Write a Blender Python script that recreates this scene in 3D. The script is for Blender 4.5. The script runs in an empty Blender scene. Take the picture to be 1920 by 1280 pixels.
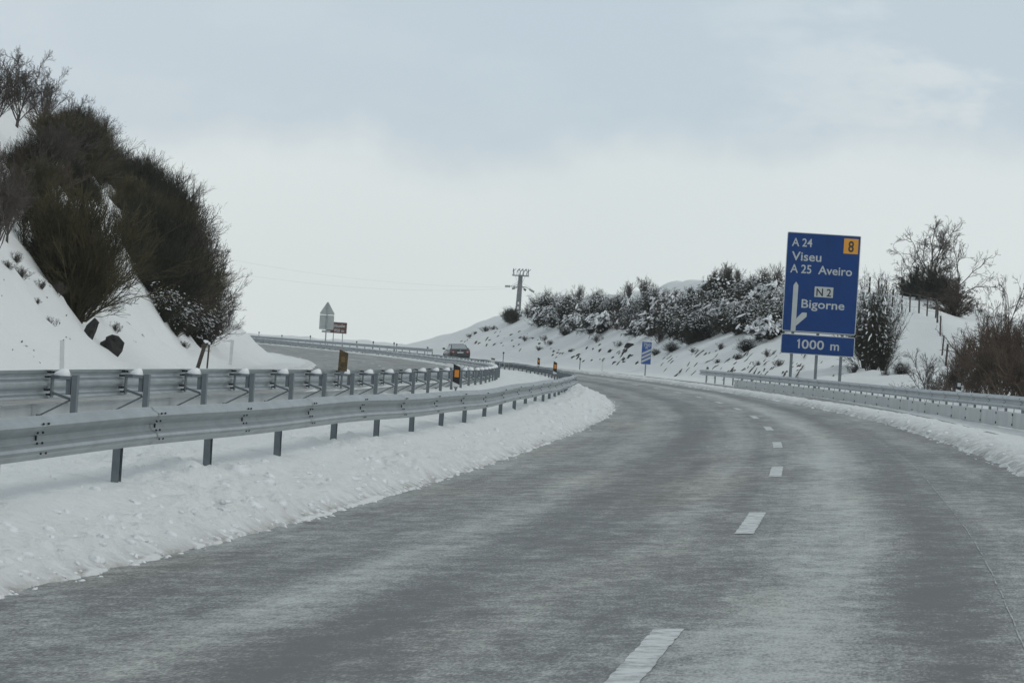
import bpy, bmesh, math, random
import numpy as np
from mathutils import Vector, Matrix
C = bpy.context.scene
COL = C.collection
rad = math.radians

# ------------------------------------------------------------------ road geometry (metres)
R, EB, G = 983.10, 0.06, 0.03            # curve radius, cross fall, climb
KV = EB / (2 * R) - 0.80e-5              # vertical curve
F, XV, YV = 6400.0, 1798.95, 682.69        # lens in photo pixels, where the road tangent vanishes
EYE_U, EYE_H = 1.349, 1.393

def zc(s):
    s = np.asarray(s, float)
    q = np.minimum(s, 520.0)
    z = G * q - KV * q * q + 2.5e-5 * np.maximum(q - 100, 0) ** 2
    return z - 0.05 * np.maximum(s - 520.0, 0)

def W(s, u, w=0.0):
    """point of the road system: s along, u to the right, w above the banked plane"""
    s = np.asarray(s, float); u = np.asarray(u, float)
    a = s / R
    return np.stack(np.broadcast_arrays(-R + (R + u) * np.cos(a), (R + u) * np.sin(a),
                    zc(s) + EB * np.clip(u, -20, 9) + w), -1)

_r = Vector((1, 0, EB)).normalized()
_t = Vector((0, 1, G)).normalized(); _n = _r.cross(_t).normalized(); _r = _t.cross(_n).normalized()
tc = Vector((XV - 960, -(YV - 640), -F)).normalized()
nc = Vector((0, F, -(YV - 640))).normalized()
rc = tc.cross(nc)
MW = Matrix((_r, _t, _n)).transposed() @ Matrix((rc, tc, nc))      # camera -> world rotation
EYE = Vector(W(0, EYE_U)) + _n * EYE_H
MWn = np.array(MW); EYEn = np.array(EYE)

def pix_dir(x, y):
    d = MWn @ np.array([x - 960, -(y - 640), -F]) / F       # depth 1 along the view axis
    return d

def project(p):
    q = MWn.T @ (np.asarray(p) - EYEn)
    return 960 + F * q[0] / -q[2], 640 - F * q[1] / -q[2], -q[2]

# ------------------------------------------------------------------ camera
cam = bpy.data.cameras.new('camera'); camo = bpy.data.objects.new('camera', cam); COL.objects.link(camo)
cam.sensor_width = 36; cam.lens = F / 1920 * 36; cam.clip_start = 0.5; cam.clip_end = 6000
camo.matrix_world = Matrix.Translation(EYE) @ MW.to_4x4()
C.camera = camo

# ------------------------------------------------------------------ sky, sun, exposure
SUN_EL, SUN_AZ = rad(42), rad(115)       # azimuth from +Y towards +X
w = bpy.data.worlds.new('World'); C.world = w; w.use_nodes = True
nt = w.node_tree; nd = nt.nodes; lk = nt.links; nd.clear()
def N(t, **k):
    n = nd.new(t)
    for a, b in k.items(): setattr(n, a, b)
    return n
out = N('ShaderNodeOutputWorld'); bg = N('ShaderNodeBackground'); bg.inputs[1].default_value = 0.1
sky = N('ShaderNodeTexSky', sky_type='NISHITA', sun_disc=False, sun_elevation=SUN_EL, sun_rotation=SUN_AZ)
tco = N('ShaderNodeTexCoord')
def vmath(op, a, b=None):
    n = N('ShaderNodeVectorMath', operation=op); lk.new(a, n.inputs[0])
    if b is not None: n.inputs[1].default_value = b
    return n.outputs[0] if op not in ('DOT_PRODUCT',) else n.outputs[1]
def smath(op, a, b, c=None):
    n = N('ShaderNodeMath', operation=op)
    for i, v in enumerate((a, b, c)):
        if v is None: continue
        if isinstance(v, (int, float)): n.inputs[i].default_value = v
        else: lk.new(v, n.inputs[i])
    return n.outputs[0]
dirv = tco.outputs['Generated']
sep = N('ShaderNodeSeparateXYZ'); lk.new(dirv, sep.inputs[0])
# height of a direction above the cloud bank's base line, in radians
el = smath('ADD', sep.outputs[2], smath('MULTIPLY', sep.outputs[0], -0.06))
def noise(scale, detail, rough, stretch=(1, 1, 1), off=(0, 0, 0)):
    m = N('ShaderNodeMapping'); lk.new(dirv, m.inputs[0]); m.inputs['Scale'].default_value = stretch
    m.inputs['Location'].default_value = off
    n = N('ShaderNodeTexNoise'); n.inputs['Scale'].default_value = scale
    n.inputs['Detail'].default_value = detail; n.inputs['Roughness'].default_value = rough
    lk.new(m.outputs[0], n.inputs[0]); return n.outputs[0]
def mrange(v, a, b, c=0.0, d=1.0, smooth=True):
    n = N('ShaderNodeMapRange'); n.interpolation_type = 'SMOOTHSTEP' if smooth else 'LINEAR'
    lk.new(v, n.inputs[0])
    for i, x in enumerate((a, b, c, d)): n.inputs[1 + i].default_value = x
    return n.outputs[0]
_e0 = Vector(pix_dir(960, 285)).normalized(); EL0 = _e0.z - 0.06 * _e0.x
n1 = noise(11, 7, 0.58)
edge = smath('ADD', el, smath('MULTIPLY_ADD', n1, -0.050, 0.025))
bank = mrange(edge, EL0 - 0.008, EL0 + 0.013, 1.0, 0.0)              # 1 = white cloud bank near the horizon
wn = noise(17, 6, 0.6, (1, 1, 2.6), (0.35, 0.1, 0.2))
wx = mrange(sep.outputs[0], -0.12, 0.06)                              # wisps gather to the right
wisp = smath('MULTIPLY', mrange(wn, 0.45, 0.62), smath('MULTIPLY_ADD', wx, 0.85, 0.12))
fac = smath('MAXIMUM', bank, wisp)
soft = noise(3.0, 3, 0.5)
def mixc(f, a, b):
    n = N('ShaderNodeMix', data_type='RGBA')
    if isinstance(f, float): n.inputs[0].default_value = f
    else: lk.new(f, n.inputs[0])
    for i, v in ((6, a), (7, b)):
        if isinstance(v, tuple): n.inputs[i].default_value = (*v, 1)
        else: lk.new(v, n.inputs[i])
    return n.outputs[2]
high = mixc(mrange(soft, 0.3, 0.7), (5.25, 6.15, 6.85), (5.7, 6.4, 6.95))
low = mixc(mrange(soft, 0.35, 0.65), (7.05, 7.65, 7.72), (7.5, 7.95, 7.98))
cl = mixc(fac, high, low)
thick = mixc(mrange(sep.outputs[2], 0.12, 0.42), (1.0, 1.0, 1.0), (.78, .775, .745))          # sky dimmed overhead, above the view, to lower the light on the snow
dim = N('ShaderNodeMix', data_type='RGBA', blend_type='MULTIPLY'); dim.inputs[0].default_value = 1
lk.new(cl, dim.inputs[6]); lk.new(thick, dim.inputs[7])
over = mixc(0.90, sky.outputs[0], dim.outputs[2])
lk.new(over, bg.inputs[0]); lk.new(bg.outputs[0], out.inputs[0])
sl = bpy.data.lights.new('sun', 'SUN'); sl.energy = 0.6; sl.angle = rad(14); sl.color = (1, 0.97, 0.93)
so = bpy.data.objects.new('sun', sl); COL.objects.link(so)
sd = Vector((math.cos(SUN_EL) * math.sin(SUN_AZ), math.cos(SUN_EL) * math.cos(SUN_AZ), math.sin(SUN_EL)))
so.rotation_euler = (-sd).to_track_quat('-Z', 'Y').to_euler()
C.view_settings.view_transform = 'Standard'; C.view_settings.look = 'None'
C.view_settings.exposure = 0.10; C.view_settings.gamma = 1.0; C.view_settings.use_curve_mapping = False
C.cycles.max_bounces = 6; C.cycles.transparent_max_bounces = 6; C.cycles.volume_bounces = 0

# ------------------------------------------------------------------ materials
def new_mat(name):
    m = bpy.data.materials.new(name); m.use_nodes = True
    return m, m.node_tree.nodes, m.node_tree.links, m.node_tree.nodes['Principled BSDF']
def M(name, col, rough=0.6, metal=0.0, spec=0.5, var=0.0, scale=4.0, bump=0.0, bscale=60.0, dark=None, rnd=0.0):
    """principled with a noise that varies colour, an optional bump and per-object variation"""
    m, nn, ll, b = new_mat(name)
    b.inputs['Roughness'].default_value = rough; b.inputs['Metallic'].default_value = metal
    b.inputs['Specular IOR Level'].default_value = spec
    tc_ = nn.new('ShaderNodeTexCoord')
    nz = nn.new('ShaderNodeTexNoise'); nz.inputs['Scale'].default_value = scale; nz.inputs['Detail'].default_value = 5
    nz.inputs['Roughness'].default_value = 0.62
    ll.new(tc_.outputs['Object'], nz.inputs[0])
    rp = nn.new('ShaderNodeValToRGB'); rp.color_ramp.elements[0].position = .3; rp.color_ramp.elements[1].position = .72
    d = dark if dark else tuple(c * (1 - var) for c in col)
    rp.color_ramp.elements[0].color = (*d, 1); rp.color_ramp.elements[1].color = (*[min(1, c * (1 + var)) for c in col], 1)
    ll.new(nz.outputs[0], rp.inputs[0]); src = rp.outputs[0]
    if rnd:
        oi = nn.new('ShaderNodeObjectInfo'); hs = nn.new('ShaderNodeHueSaturation')
        mr = nn.new('ShaderNodeMapRange'); mr.inputs[3].default_value = 1 - rnd; mr.inputs[4].default_value = 1 + rnd
        ll.new(oi.outputs['Random'], mr.inputs[0]); ll.new(mr.outputs[0], hs.inputs['Value'])
        ll.new(src, hs.inputs['Color']); src = hs.outputs[0]
    ll.new(src, b.inputs['Base Color'])
    if bump:
        nb = nn.new('ShaderNodeTexNoise'); nb.inputs['Scale'].default_value = bscale; nb.inputs['Detail'].default_value = 4
        ll.new(tc_.outputs['Object'], nb.inputs[0])
        bp = nn.new('ShaderNodeBump'); bp.inputs['Strength'].default_value = bump; bp.inputs['Distance'].default_value = 0.02
        ll.new(nb.outputs[0], bp.inputs['Height']); ll.new(bp.outputs[0], b.inputs['Normal'])
    return m

STEEL = M('galvanised_steel', (.36, .395, .41), .42, .6, .5, .17, 2.2, .08, 60)
STEEL_D = M('galvanised_steel_dull', (.155, .18, .195), .5, .3, .5, .18, 5, .1, 80)
PLATE = M('galvanised_plate', (.50, .52, .525), .5, .25, .5, .12, 1.4, .08, 40)
BOLT = M('dark_bolt', (.018, .02, .022), .6, .4)
SNOWCAP = M('snow_cap', (.84, .855, .87), .65, 0, .3, .03, 6, .3, 25)
CONC = M('pale_concrete', (.19, .195, .19), .85, 0, .3, .15, 2.5, .3, 30)
WHITE_P = M('white_plastic', (.62, .63, .62), .5, 0, .4, .08, 6)
BLACK_P = M('black_plastic', (.012, .013, .014), .45, 0, .4, .2, 6)
AMBER = M('amber_reflector', (.62, .22, .015), .3, 0, .5, .12, 30)
AMBER_SHEET = M('amber_sheeting', (.66, .29, .02), .4, 0, .5, .05, 3)
DIRTY_Y = M('dirty_brown_plastic', (.095, .066, .028), .7, 0, .3, .5, 14, dark=(.045, .038, .026))
BLUE = M('blue_sheeting', (.002, .038, .165), .45, 0, .2, .14, .9)
BLUE_L = M('blue_sheeting_bright', (.010, .062, .27), .4, 0, .5, .06, 1.2)
SHEET_W = M('white_sheeting', (.42, .45, .45), .4, 0, .5, .05, 2)
SHEET_BLACK = M('black_sheeting', (.012, .012, .012), .4)
BROWN = M('brown_sheeting', (.085, .028, .018), .4, 0, .5, .1, 2)
ALU_BACK = M('bare_aluminium_back', (.42, .45, .44), .55, .3, .5, .08, 2)
WOOD = M('weathered_post_wood', (.075, .065, .055), .9, 0, .2, .35, 8, .4, 40)
ROCK = M('dark_schist', (.035, .034, .033), .85, 0, .3, .45, 3, .6, 9)
EARTH = M('frozen_earth', (.075, .062, .05), .9, 0, .2, .45, 2, .5, 9, rnd=.2)
BROOM = M('broom_green', (.066, .057, .030), .8, 0, .2, .6, 1.2, rnd=.3)
BROOM_D = M('gorse_dark_green', (.028, .028, .017), .85, 0, .2, .4, 1.2, rnd=.25)
BRUSH = M('brown_brush', (.082, .062, .048), .85, 0, .2, .5, 1.2, rnd=.25)
TWIG = M('bare_twig', (.085, .073, .066), .85, 0, .2, .3, 2.5, rnd=.15)
BARK = M('grey_bark', (.085, .078, .072), .9, 0, .2, .35, 6, .4, 30)
RUST = M('withered_oak_leaf', (.075, .050, .036), .8, 0, .2, .4, 2, rnd=.2)
CARP = M('dark_car_paint', (.05, .058, .062), .25, .3, .5, .1, 2)
GLASS = M('car_glass', (.30, .34, .35), .12, 0, .8, .08, 2)  # pale base colour stands in for sky reflected in the panes
RED = M('red_lamp_lens', (.26, .05, .05), .25, 0, .5, .1, 10)
TYRE = M('tyre_rubber', (.015, .015, .015), .85)
PORC = M('brown_insulator', (.05, .045, .045), .3)
WIRE = M('line_wire', (.16, .165, .17), .6, .3)

def snow_material():
    m, nn, ll, b = new_mat('snow')
    b.inputs['Roughness'].default_value = .7; b.inputs['Specular IOR Level'].default_value = .25
    at = nn.new('ShaderNodeAttribute'); at.attribute_name = 'dirt'
    tc_ = nn.new('ShaderNodeTexCoord')
    nz = nn.new('ShaderNodeTexNoise'); nz.inputs['Scale'].default_value = 3.3; nz.inputs['Detail'].default_value = 9
    nz.inputs['Roughness'].default_value = .68; ll.new(tc_.outputs['Object'], nz.inputs[0])
    mu = nn.new('ShaderNodeMath'); mu.operation = 'MULTIPLY'
    mr = nn.new('ShaderNodeMapRange'); mr.inputs[1].default_value = .36; mr.inputs[2].default_value = .68
    ll.new(nz.outputs[0], mr.inputs[0]); ll.new(mr.outputs[0], mu.inputs[0]); ll.new(at.outputs['Fac'], mu.inputs[1])
    mx = nn.new('ShaderNodeMix'); mx.data_type = 'RGBA'
    mx.inputs[6].default_value = (.80, .815, .81, 1); mx.inputs[7].default_value = (.27, .25, .225, 1)
    ll.new(mu.outputs[0], mx.inputs[0]); ll.new(mx.outputs[2], b.inputs['Base Color'])
    n2 = nn.new('ShaderNodeTexNoise'); n2.inputs['Scale'].default_value = 9; n2.inputs['Detail'].default_value = 6
    n2.inputs['Roughness'].default_value = .62; ll.new(tc_.outputs['Object'], n2.inputs[0])
    bp = nn.new('ShaderNodeBump'); bp.inputs['Strength'].default_value = .8; bp.inputs['Distance'].default_value = .07
    ll.new(n2.outputs[0], bp.inputs['Height']); ll.new(bp.outputs[0], b.inputs['Normal'])
    return m
SNOW = snow_material()

def road_material(name, own=True):
    """asphalt under a thin film of frost: grain, cross-wind snow streaks, wheel tracks along the lanes"""
    m, nn, ll, b = new_mat(name)
    uv = nn.new('ShaderNodeUVMap'); uv.uv_map = 'road_uv'          # (u, s) in metres
    def nz(sx, sy, det, ro, off=0.0):
        mp = nn.new('ShaderNodeMapping'); mp.inputs['Scale'].default_value = (sx, sy, 1); mp.inputs['Location'].default_value = (off, off * 1.7, 0)
        ll.new(uv.outputs[0], mp.inputs[0])
        t = nn.new('ShaderNodeTexNoise'); t.inputs['Scale'].default_value = 1; t.inputs['Detail'].default_value = det
        t.inputs['Roughness'].default_value = ro; ll.new(mp.outputs[0], t.inputs[0]); return t.outputs[0]
    def ma(op, a, b_, c=None):
        n = nn.new('ShaderNodeMath'); n.operation = op
        for i, v in enumerate((a, b_, c)):
            if v is None: continue
            if isinstance(v, (int, float)): n.inputs[i].default_value = v
            else: ll.new(v, n.inputs[i])
        return n.outputs[0]
    def mrg(v, a, b_, c=0., d=1.):
        n = nn.new('ShaderNodeMapRange'); n.interpolation_type = 'SMOOTHSTEP'; ll.new(v, n.inputs[0])
        for i, x in enumerate((a, b_, c, d)): n.inputs[1 + i].default_value = x
        return n.outputs[0]
    sp = nn.new('ShaderNodeSeparateXYZ'); ll.new(uv.outputs[0], sp.inputs[0])
    ramp = nn.new('ShaderNodeValToRGB'); cr = ramp.color_ramp; cr.interpolation = 'EASE'
    wob = ma('MULTIPLY_ADD', nz(.35, .05, 2, .5, 7.), .7, -.35)
    uu = mrg(ma('ADD', sp.outputs[0], wob), -5., 5., 0, 1)
    nn.remove(uu.node) if False else None
    lin = nn.new('ShaderNodeMapRange'); ll.new(ma('ADD', sp.outputs[0], wob), lin.inputs[0])
    for i, x in enumerate((-5., 5., 0., 1.)): lin.inputs[1 + i].default_value = x
    pts = [(-5, .75), (-3.6, .6), (-3.0, .35), (-2.3, .62), (-1.6, .12), (-.7, .5), (0, .42), (.75, .9), (1.45, .15), (2.1, .45), (3, .3), (5, .5)] if own else \
          [(-5, .5), (-2.5, .3), (0, .5), (2, .35), (5, .5)]
    while len(cr.elements) < len(pts): cr.elements.new(.5)
    for e_, (x, v) in zip(cr.elements, pts):
        e_.position = (x + 5) / 10; e_.color = (v, v, v, 1)
    ll.new(lin.outputs[0], ramp.inputs[0])
    big = nz(.9, .16, 4, .62, 3.)          # patches
    streak = nz(3.2, 1.9, 7, .74, 11.)      # blown across the lanes
    fine = nz(17, 7, 5, .75, 5.)
    film = ma('MULTIPLY_ADD', ramp.outputs[0], .60, ma('MULTIPLY_ADD', big, .75, -.33))
    film = ma('ADD', film, ma('MULTIPLY_ADD', streak, 1.5, -.75))
    film = ma('ADD', film, ma('MULTIPLY_ADD', fine, 1.1, -.55))
    lane = nz(2.4, .035, 3, .55, 31.)      # long bands left by tyres
    grain = nz(62, 15, 3, .7, 9.)
    film = ma('ADD', film, ma('MULTIPLY_ADD', lane, .55, -.27))
    film = ma('ADD', film, ma('MULTIPLY_ADD', grain, 1.5, -.75))
    f2 = mrg(film, -.02, .88)
    mx = nn.new('ShaderNodeMix'); mx.data_type = 'RGBA'; ll.new(f2, mx.inputs[0])
    mx.inputs[6].default_value = (.098, .101, .097, 1); mx.inputs[7].default_value = (.535, .555, .545, 1)
    # brownish rubber and grit in the wheel tracks
    mx2 = nn.new('ShaderNodeMix'); mx2.data_type = 'RGBA'; ll.new(mrg(nz(.5, .07, 3, .5, 21.), .45, .7, 0, .6 if own else .9), mx2.inputs[0])
    ll.new(mx.outputs[2], mx2.inputs[6])
    br = nn.new('ShaderNodeMix'); br.data_type = 'RGBA'; br.blend_type = 'MULTIPLY'; br.inputs[0].default_value = 1
    ll.new(mx.outputs[2], br.inputs[6]); br.inputs[7].default_value = (1.0, .93, .85, 1)
    ll.new(br.outputs[2], mx2.inputs[7]); ll.new(mx2.outputs[2], b.inputs['Base Color'])
    ll.new(mrg(f2, 0, 1, .5, .75), b.inputs['Roughness']); b.inputs['Specular IOR Level'].default_value = .35
    bp = nn.new('ShaderNodeBump'); bp.inputs['Strength'].default_value = .5; bp.inputs['Distance'].default_value = .01
    ll.new(nz(45, 60, 4, .7, 2.), bp.inputs['Height']); ll.new(bp.outputs[0], b.inputs['Normal'])
    return m
ROAD = road_material('frosted_asphalt'); ROAD2 = road_material('frosted_asphalt_far', False)

def paint_material():
    m, nn, ll, b = new_mat('worn_white_paint')
    tc_ = nn.new('ShaderNodeTexCoord'); n = nn.new('ShaderNodeTexNoise'); n.inputs['Scale'].default_value = 7; n.inputs['Detail'].default_value = 8
    n.inputs['Roughness'].default_value = .75; ll.new(tc_.outputs['Object'], n.inputs[0])
    r_ = nn.new('ShaderNodeValToRGB'); r_.color_ramp.elements[0].position = .3; r_.color_ramp.elements[1].position = .55
    r_.color_ramp.elements[0].color = (.17, .18, .18, 1); r_.color_ramp.elements[1].color = (.66, .68, .68, 1)
    ll.new(n.outputs[0], r_.inputs[0]); ll.new(r_.outputs[0], b.inputs['Base Color']); b.inputs['Roughness'].default_value = .7
    return m
PAINT = paint_material()

# ------------------------------------------------------------------ mesh helpers
class MB:
    def __init__(s): s.v = []; s.f = []; s.m = []
    def add(s, vs, fs, mi=0):
        o = len(s.v); s.v.extend([tuple(map(float, p)) for p in vs])
        for f in fs: s.f.append(tuple(i + o for i in f)); s.m.append(mi)
    def box(s, c, size, mi=0, rot=None):
        hx, hy, hz = [d / 2 for d in size]
        ps = [Vector((x, y, z)) for x in (-hx, hx) for y in (-hy, hy) for z in (-hz, hz)]
        if rot is not None: ps = [rot @ p for p in ps]
        c = Vector(c)
        s.add([p + c for p in ps], [(0, 1, 3, 2), (4, 6, 7, 5), (0, 4, 5, 1), (2, 3, 7, 6), (0, 2, 6, 4), (1, 5, 7, 3)], mi)
    def tube(s, pts, rs, n=6, mi=0, cap=True):
        pts = [Vector(p) for p in pts]
        if isinstance(rs, (int, float)): rs = [rs] * len(pts)
        vs = []; fs = []
        for i, p in enumerate(pts):
            d = (pts[min(i + 1, len(pts) - 1)] - pts[max(i - 1, 0)]).normalized()
            a = Vector((0, 0, 1)) if abs(d.z) < .9 else Vector((0, 1, 0))
            x = d.cross(a).normalized(); y = d.cross(x)
            for k in range(n):
                t = 2 * math.pi * k / n
                vs.append(p + (x * math.cos(t) + y * math.sin(t)) * rs[i])
        for i in range(len(pts) - 1):
            for k in range(n):
                fs.append((i * n + k, i * n + (k + 1) % n, (i + 1) * n + (k + 1) % n, (i + 1) * n + k))
        if cap:
            fs.append(tuple(reversed(range(n)))); fs.append(tuple((len(pts) - 1) * n + k for k in range(n)))
        s.add(vs, fs, mi)
    def prism(s, poly, y0, y1, mi=0):
        """polygon in x,z extruded along y"""
        n = len(poly)
        vs = [(x, y0, z) for x, z in poly] + [(x, y1, z) for x, z in poly]
        fs = [tuple(range(n)), tuple(reversed(range(n, 2 * n)))] + [(i, i + n, (i + 1) % n + n, (i + 1) % n) for i in range(n)]
        s.add(vs, fs, mi)
    def blob(s, c, size, rng, n=7, mi=0, rot=None, amp=.22):
        vs = []; fs = []; rings = 5
        for i in range(rings + 1):
            ph = math.pi * i / rings
            for k in range(n):
                t = 2 * math.pi * k / n + i * .3
                q = 1 + rng.uniform(-amp, amp) if 0 < i < rings else 1
                p = Vector((math.sin(ph) * math.cos(t) * q * size[0], math.sin(ph) * math.sin(t) * q * size[1], math.cos(ph) * q * size[2]))
                if rot is not None: p = rot @ p
                vs.append(p + Vector(c))
        for i in range(rings):
            for k in range(n): fs.append((i * n + k, (i + 1) * n + k, (i + 1) * n + (k + 1) % n, i * n + (k + 1) % n))
        s.add(vs, fs, mi)
    def build(s, name, mats, parent=None, smooth=False):
        me = bpy.data.meshes.new(name); me.from_pydata(s.v, [], s.f)
        for m in (mats if isinstance(mats, (list, tuple)) else [mats]): me.materials.append(m)
        me.polygons.foreach_set('material_index', s.m)
        if smooth: me.polygons.foreach_set('use_smooth', [True] * len(s.f))
        me.update()
        bm = bmesh.new(); bm.from_mesh(me); bmesh.ops.recalc_face_normals(bm, faces=bm.faces); bm.to_mesh(me); bm.free()
        return link(name, me, parent)
def link(name, me, parent=None):
    o = bpy.data.objects.new(name, me); COL.objects.link(o)
    if parent is not None: o.parent = parent
    return o
def mesh_np(name, v, f, mats, parent=None, smooth=True, mi=None):
    """quads or triangles from arrays"""
    me = bpy.data.meshes.new(name); n, k = f.shape
    me.vertices.add(len(v)); me.vertices.foreach_set('co', v.astype(np.float32).ravel())
    me.loops.add(n * k); me.loops.foreach_set('vertex_index', f.astype(np.int32).ravel())
    me.polygons.add(n); me.polygons.foreach_set('loop_start', np.arange(0, n * k, k, dtype=np.int32))
    me.polygons.foreach_set('use_smooth', np.full(n, smooth))
    if mi is not None: me.polygons.foreach_set('material_index', mi.astype(np.int32))
    for m in (mats if isinstance(mats, (list, tuple)) else [mats]): me.materials.append(m)
    me.update(calc_edges=True); me.validate()
    return link(name, me, parent) if name else me
def tag(o, label=None, cat=None, group=None, kind=None):
    for k, v in (('label', label), ('category', cat), ('group', group), ('kind', kind)):
        if v: o[k] = v
    return o
def empty(name, loc, rot=None):
    o = bpy.data.objects.new(name, None); COL.objects.link(o); o.location = loc; o.empty_display_size = .3
    if rot is not None: o.rotation_euler = rot
    return o
KIDS = {}
def copy_tree(o, parent=None):
    c = o.copy(); COL.objects.link(c)
    if parent is not None: c.parent = parent
    for ch in o.children: copy_tree(ch, c)
    return c
def heading(s): return s / R              # rotation about Z of something facing along the road at s

# ------------------------------------------------------------------ noise
def _hash(ix, iy, seed):
    h = (ix * 374761393 + iy * 668265263 + seed * 974711) & 0xffffffff
    h = ((h ^ (h >> 13)) * 1274126177) & 0xffffffff
    return ((h ^ (h >> 16)) & 0xffff) / 65535.0
def vnoise(x, y, seed=0):
    xi = np.floor(x).astype(np.int64); yi = np.floor(y).astype(np.int64); fx = x - xi; fy = y - yi
    fx = fx * fx * fx * (fx * (fx * 6 - 15) + 10); fy = fy * fy * fy * (fy * (fy * 6 - 15) + 10)
    a = _hash(xi, yi, seed); b = _hash(xi + 1, yi, seed); c = _hash(xi, yi + 1, seed); d = _hash(xi + 1, yi + 1, seed)
    return (a + (b - a) * fx) * (1 - fy) + (c + (d - c) * fx) * fy - .5
def fbm(x, y, o=4, seed=0):
    t = 0; a = 1.
    for i in range(o): t = t + a * vnoise(x * 2 ** i, y * 2 ** i, seed + i); a *= .5
    return t
def worley(x, y, seed=0):
    xi = np.floor(x).astype(np.int64); yi = np.floor(y).astype(np.int64); best = np.full(x.shape, 9.); hv = np.zeros(x.shape)
    for dx in (-1, 0, 1):
        for dy in (-1, 0, 1):
            cx = xi + dx; cy = yi + dy
            d = (cx + _hash(cx, cy, seed) - x) ** 2 + (cy + _hash(cx, cy, seed + 5) - y) ** 2
            m = d < best; best = np.where(m, d, best); hv = np.where(m, _hash(cx, cy, seed + 9), hv)
    return np.sqrt(best), hv
def sstep(a, b, x):
    t = np.clip((x - a) / (b - a), 0, 1); return t * t * (3 - 2 * t)

# ------------------------------------------------------------------ ground shape
W2 = 0.75                                                  # opposite carriageway above the banked plane
UL = lambda s: np.interp(s, [0, 20, 28, 43, 62, 80, 105, 200], [-4.16, -4.12, -3.95, -3.92, -3.9, -3.74, -3.57, -3.57])
UR = lambda s: np.interp(s, [0, 42, 61, 78, 97, 127, 154, 200, 260], [3.15, 3.07, 2.9, 2.72, 2.42, 2.1, 1.95, 2.1, 2.5])
U_TOE, U_CREST = 9.0, 20.0
# skyline of the right-hand hill in the photograph -> crest height along the road
_sk = [(840, 652), (870, 634), (905, 618), (940, 600), (975, 585), (1010, 578), (1100, 560), (1180, 548), (1240, 536), (1340, 530),
       (1400, 530), (1480, 532), (1560, 536), (1640, 548), (1700, 578), (1760, 606), (1800, 626), (1860, 660), (1920, 690)]
_hs, _hh = [], []
for x, y in _sk:
    th = (XV - x) / F; z = R * (th + math.sqrt(th * th + 2 * (U_CREST - EYE_U) / R))
    for _ in range(6):
        p = EYEn + pix_dir(x, y) * z
        s_ = math.atan2(p[1], R + p[0]) * R; u_ = math.hypot(R + p[0], p[1]) - R
        z += (U_CREST - u_) / max(.05, s_ / R - th)
    _hs.append(s_); _hh.append(p[2] - float(zc(s_)) - EB * 9)
_o = np.argsort(_hs); _hs = np.array(_hs)[_o]; _hh = np.array(_hh)[_o]
def ground_w(s, u):
    """smooth snow surface above the banked plane"""
    s = np.asarray(s, float); u = np.asarray(u, float)
    # median and left
    t = UL(s) - u
    wl = np.interp(t, [0, .1, .3, .95, 1.7, 3.3, 3.9], [.012, .05, .13, .40, .50, .62, .70])
    wv = np.interp(-u, [8.3, 8.75, 8.9, 16.0, 16.15, 18.0, 19.2], [.70, W2 + .08, W2 - .06, W2 - .06, W2 + .1, W2 + .2, W2 + .35])
    hill = np.interp(-u, [18.6, 20, 22, 27, 33, 37, 48, 120], [0, .9, 3.2, 8.6, 13.2, 14.6, 15.5, 14.0])
    left = np.where(u > -8.3, wl, wv + hill)
    # right
    t = u - UR(s)
    wr = np.interp(t, [0, .15, .6, 1.3, 2.6, 4.0, 6.0], [.015, .07, .10, .02, -.20, -.22, -.17])
    H = np.interp(s, _hs, _hh)
    q = np.clip((u - U_TOE + .8) / (U_CREST - U_TOE + .8), 0, 1)
    prof = .75 * q + .25 * (q * q * (3 - 2 * q))
    k = sstep(8.2, 9.4, u)
    right = wr * (1 - k) + k * (H * prof + (-.1) * (1 - q)) - .16 * np.maximum(u - U_CREST - 2, 0)
    mid = np.full(np.broadcast(s, u).shape, -.06)
    return np.where(u < UL(s), left, np.where(u > UR(s), right, mid))
def ground_pt(s, u, dz=0.): return Vector(W(s, u, float(ground_w(s, u)) + dz))
def su_of(p): return math.atan2(p[1], R + p[0]) * R, math.hypot(R + p[0], p[1]) - R
_Z = np.concatenate([np.arange(15, 130, .25), np.arange(130, 620, .5)])
def hit(x, y):
    """where the view line through a photo pixel meets the ground -> (s, u, depth) or None"""
    p = EYEn[None] + pix_dir(x, y)[None] * _Z[:, None]
    s = np.arctan2(p[:, 1], R + p[:, 0]) * R; u = np.hypot(R + p[:, 0], p[:, 1]) - R
    g = W(s, u, ground_w(s, u))[:, 2]
    i = np.nonzero(p[:, 2] < g)[0]
    return None if len(i) == 0 else (s[i[0]], u[i[0]], _Z[i[0]])
def s_at(x, u, far=False):
    """distance along the road at which offset u is seen in photo column x"""
    th = (XV - x) / F; d = EYE_U - u
    q = th * th - 2 * d / R
    q = math.sqrt(max(q, 0))
    if d < 0: return R * (th + q)
    return R * (th + q if far else th - q)

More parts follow.
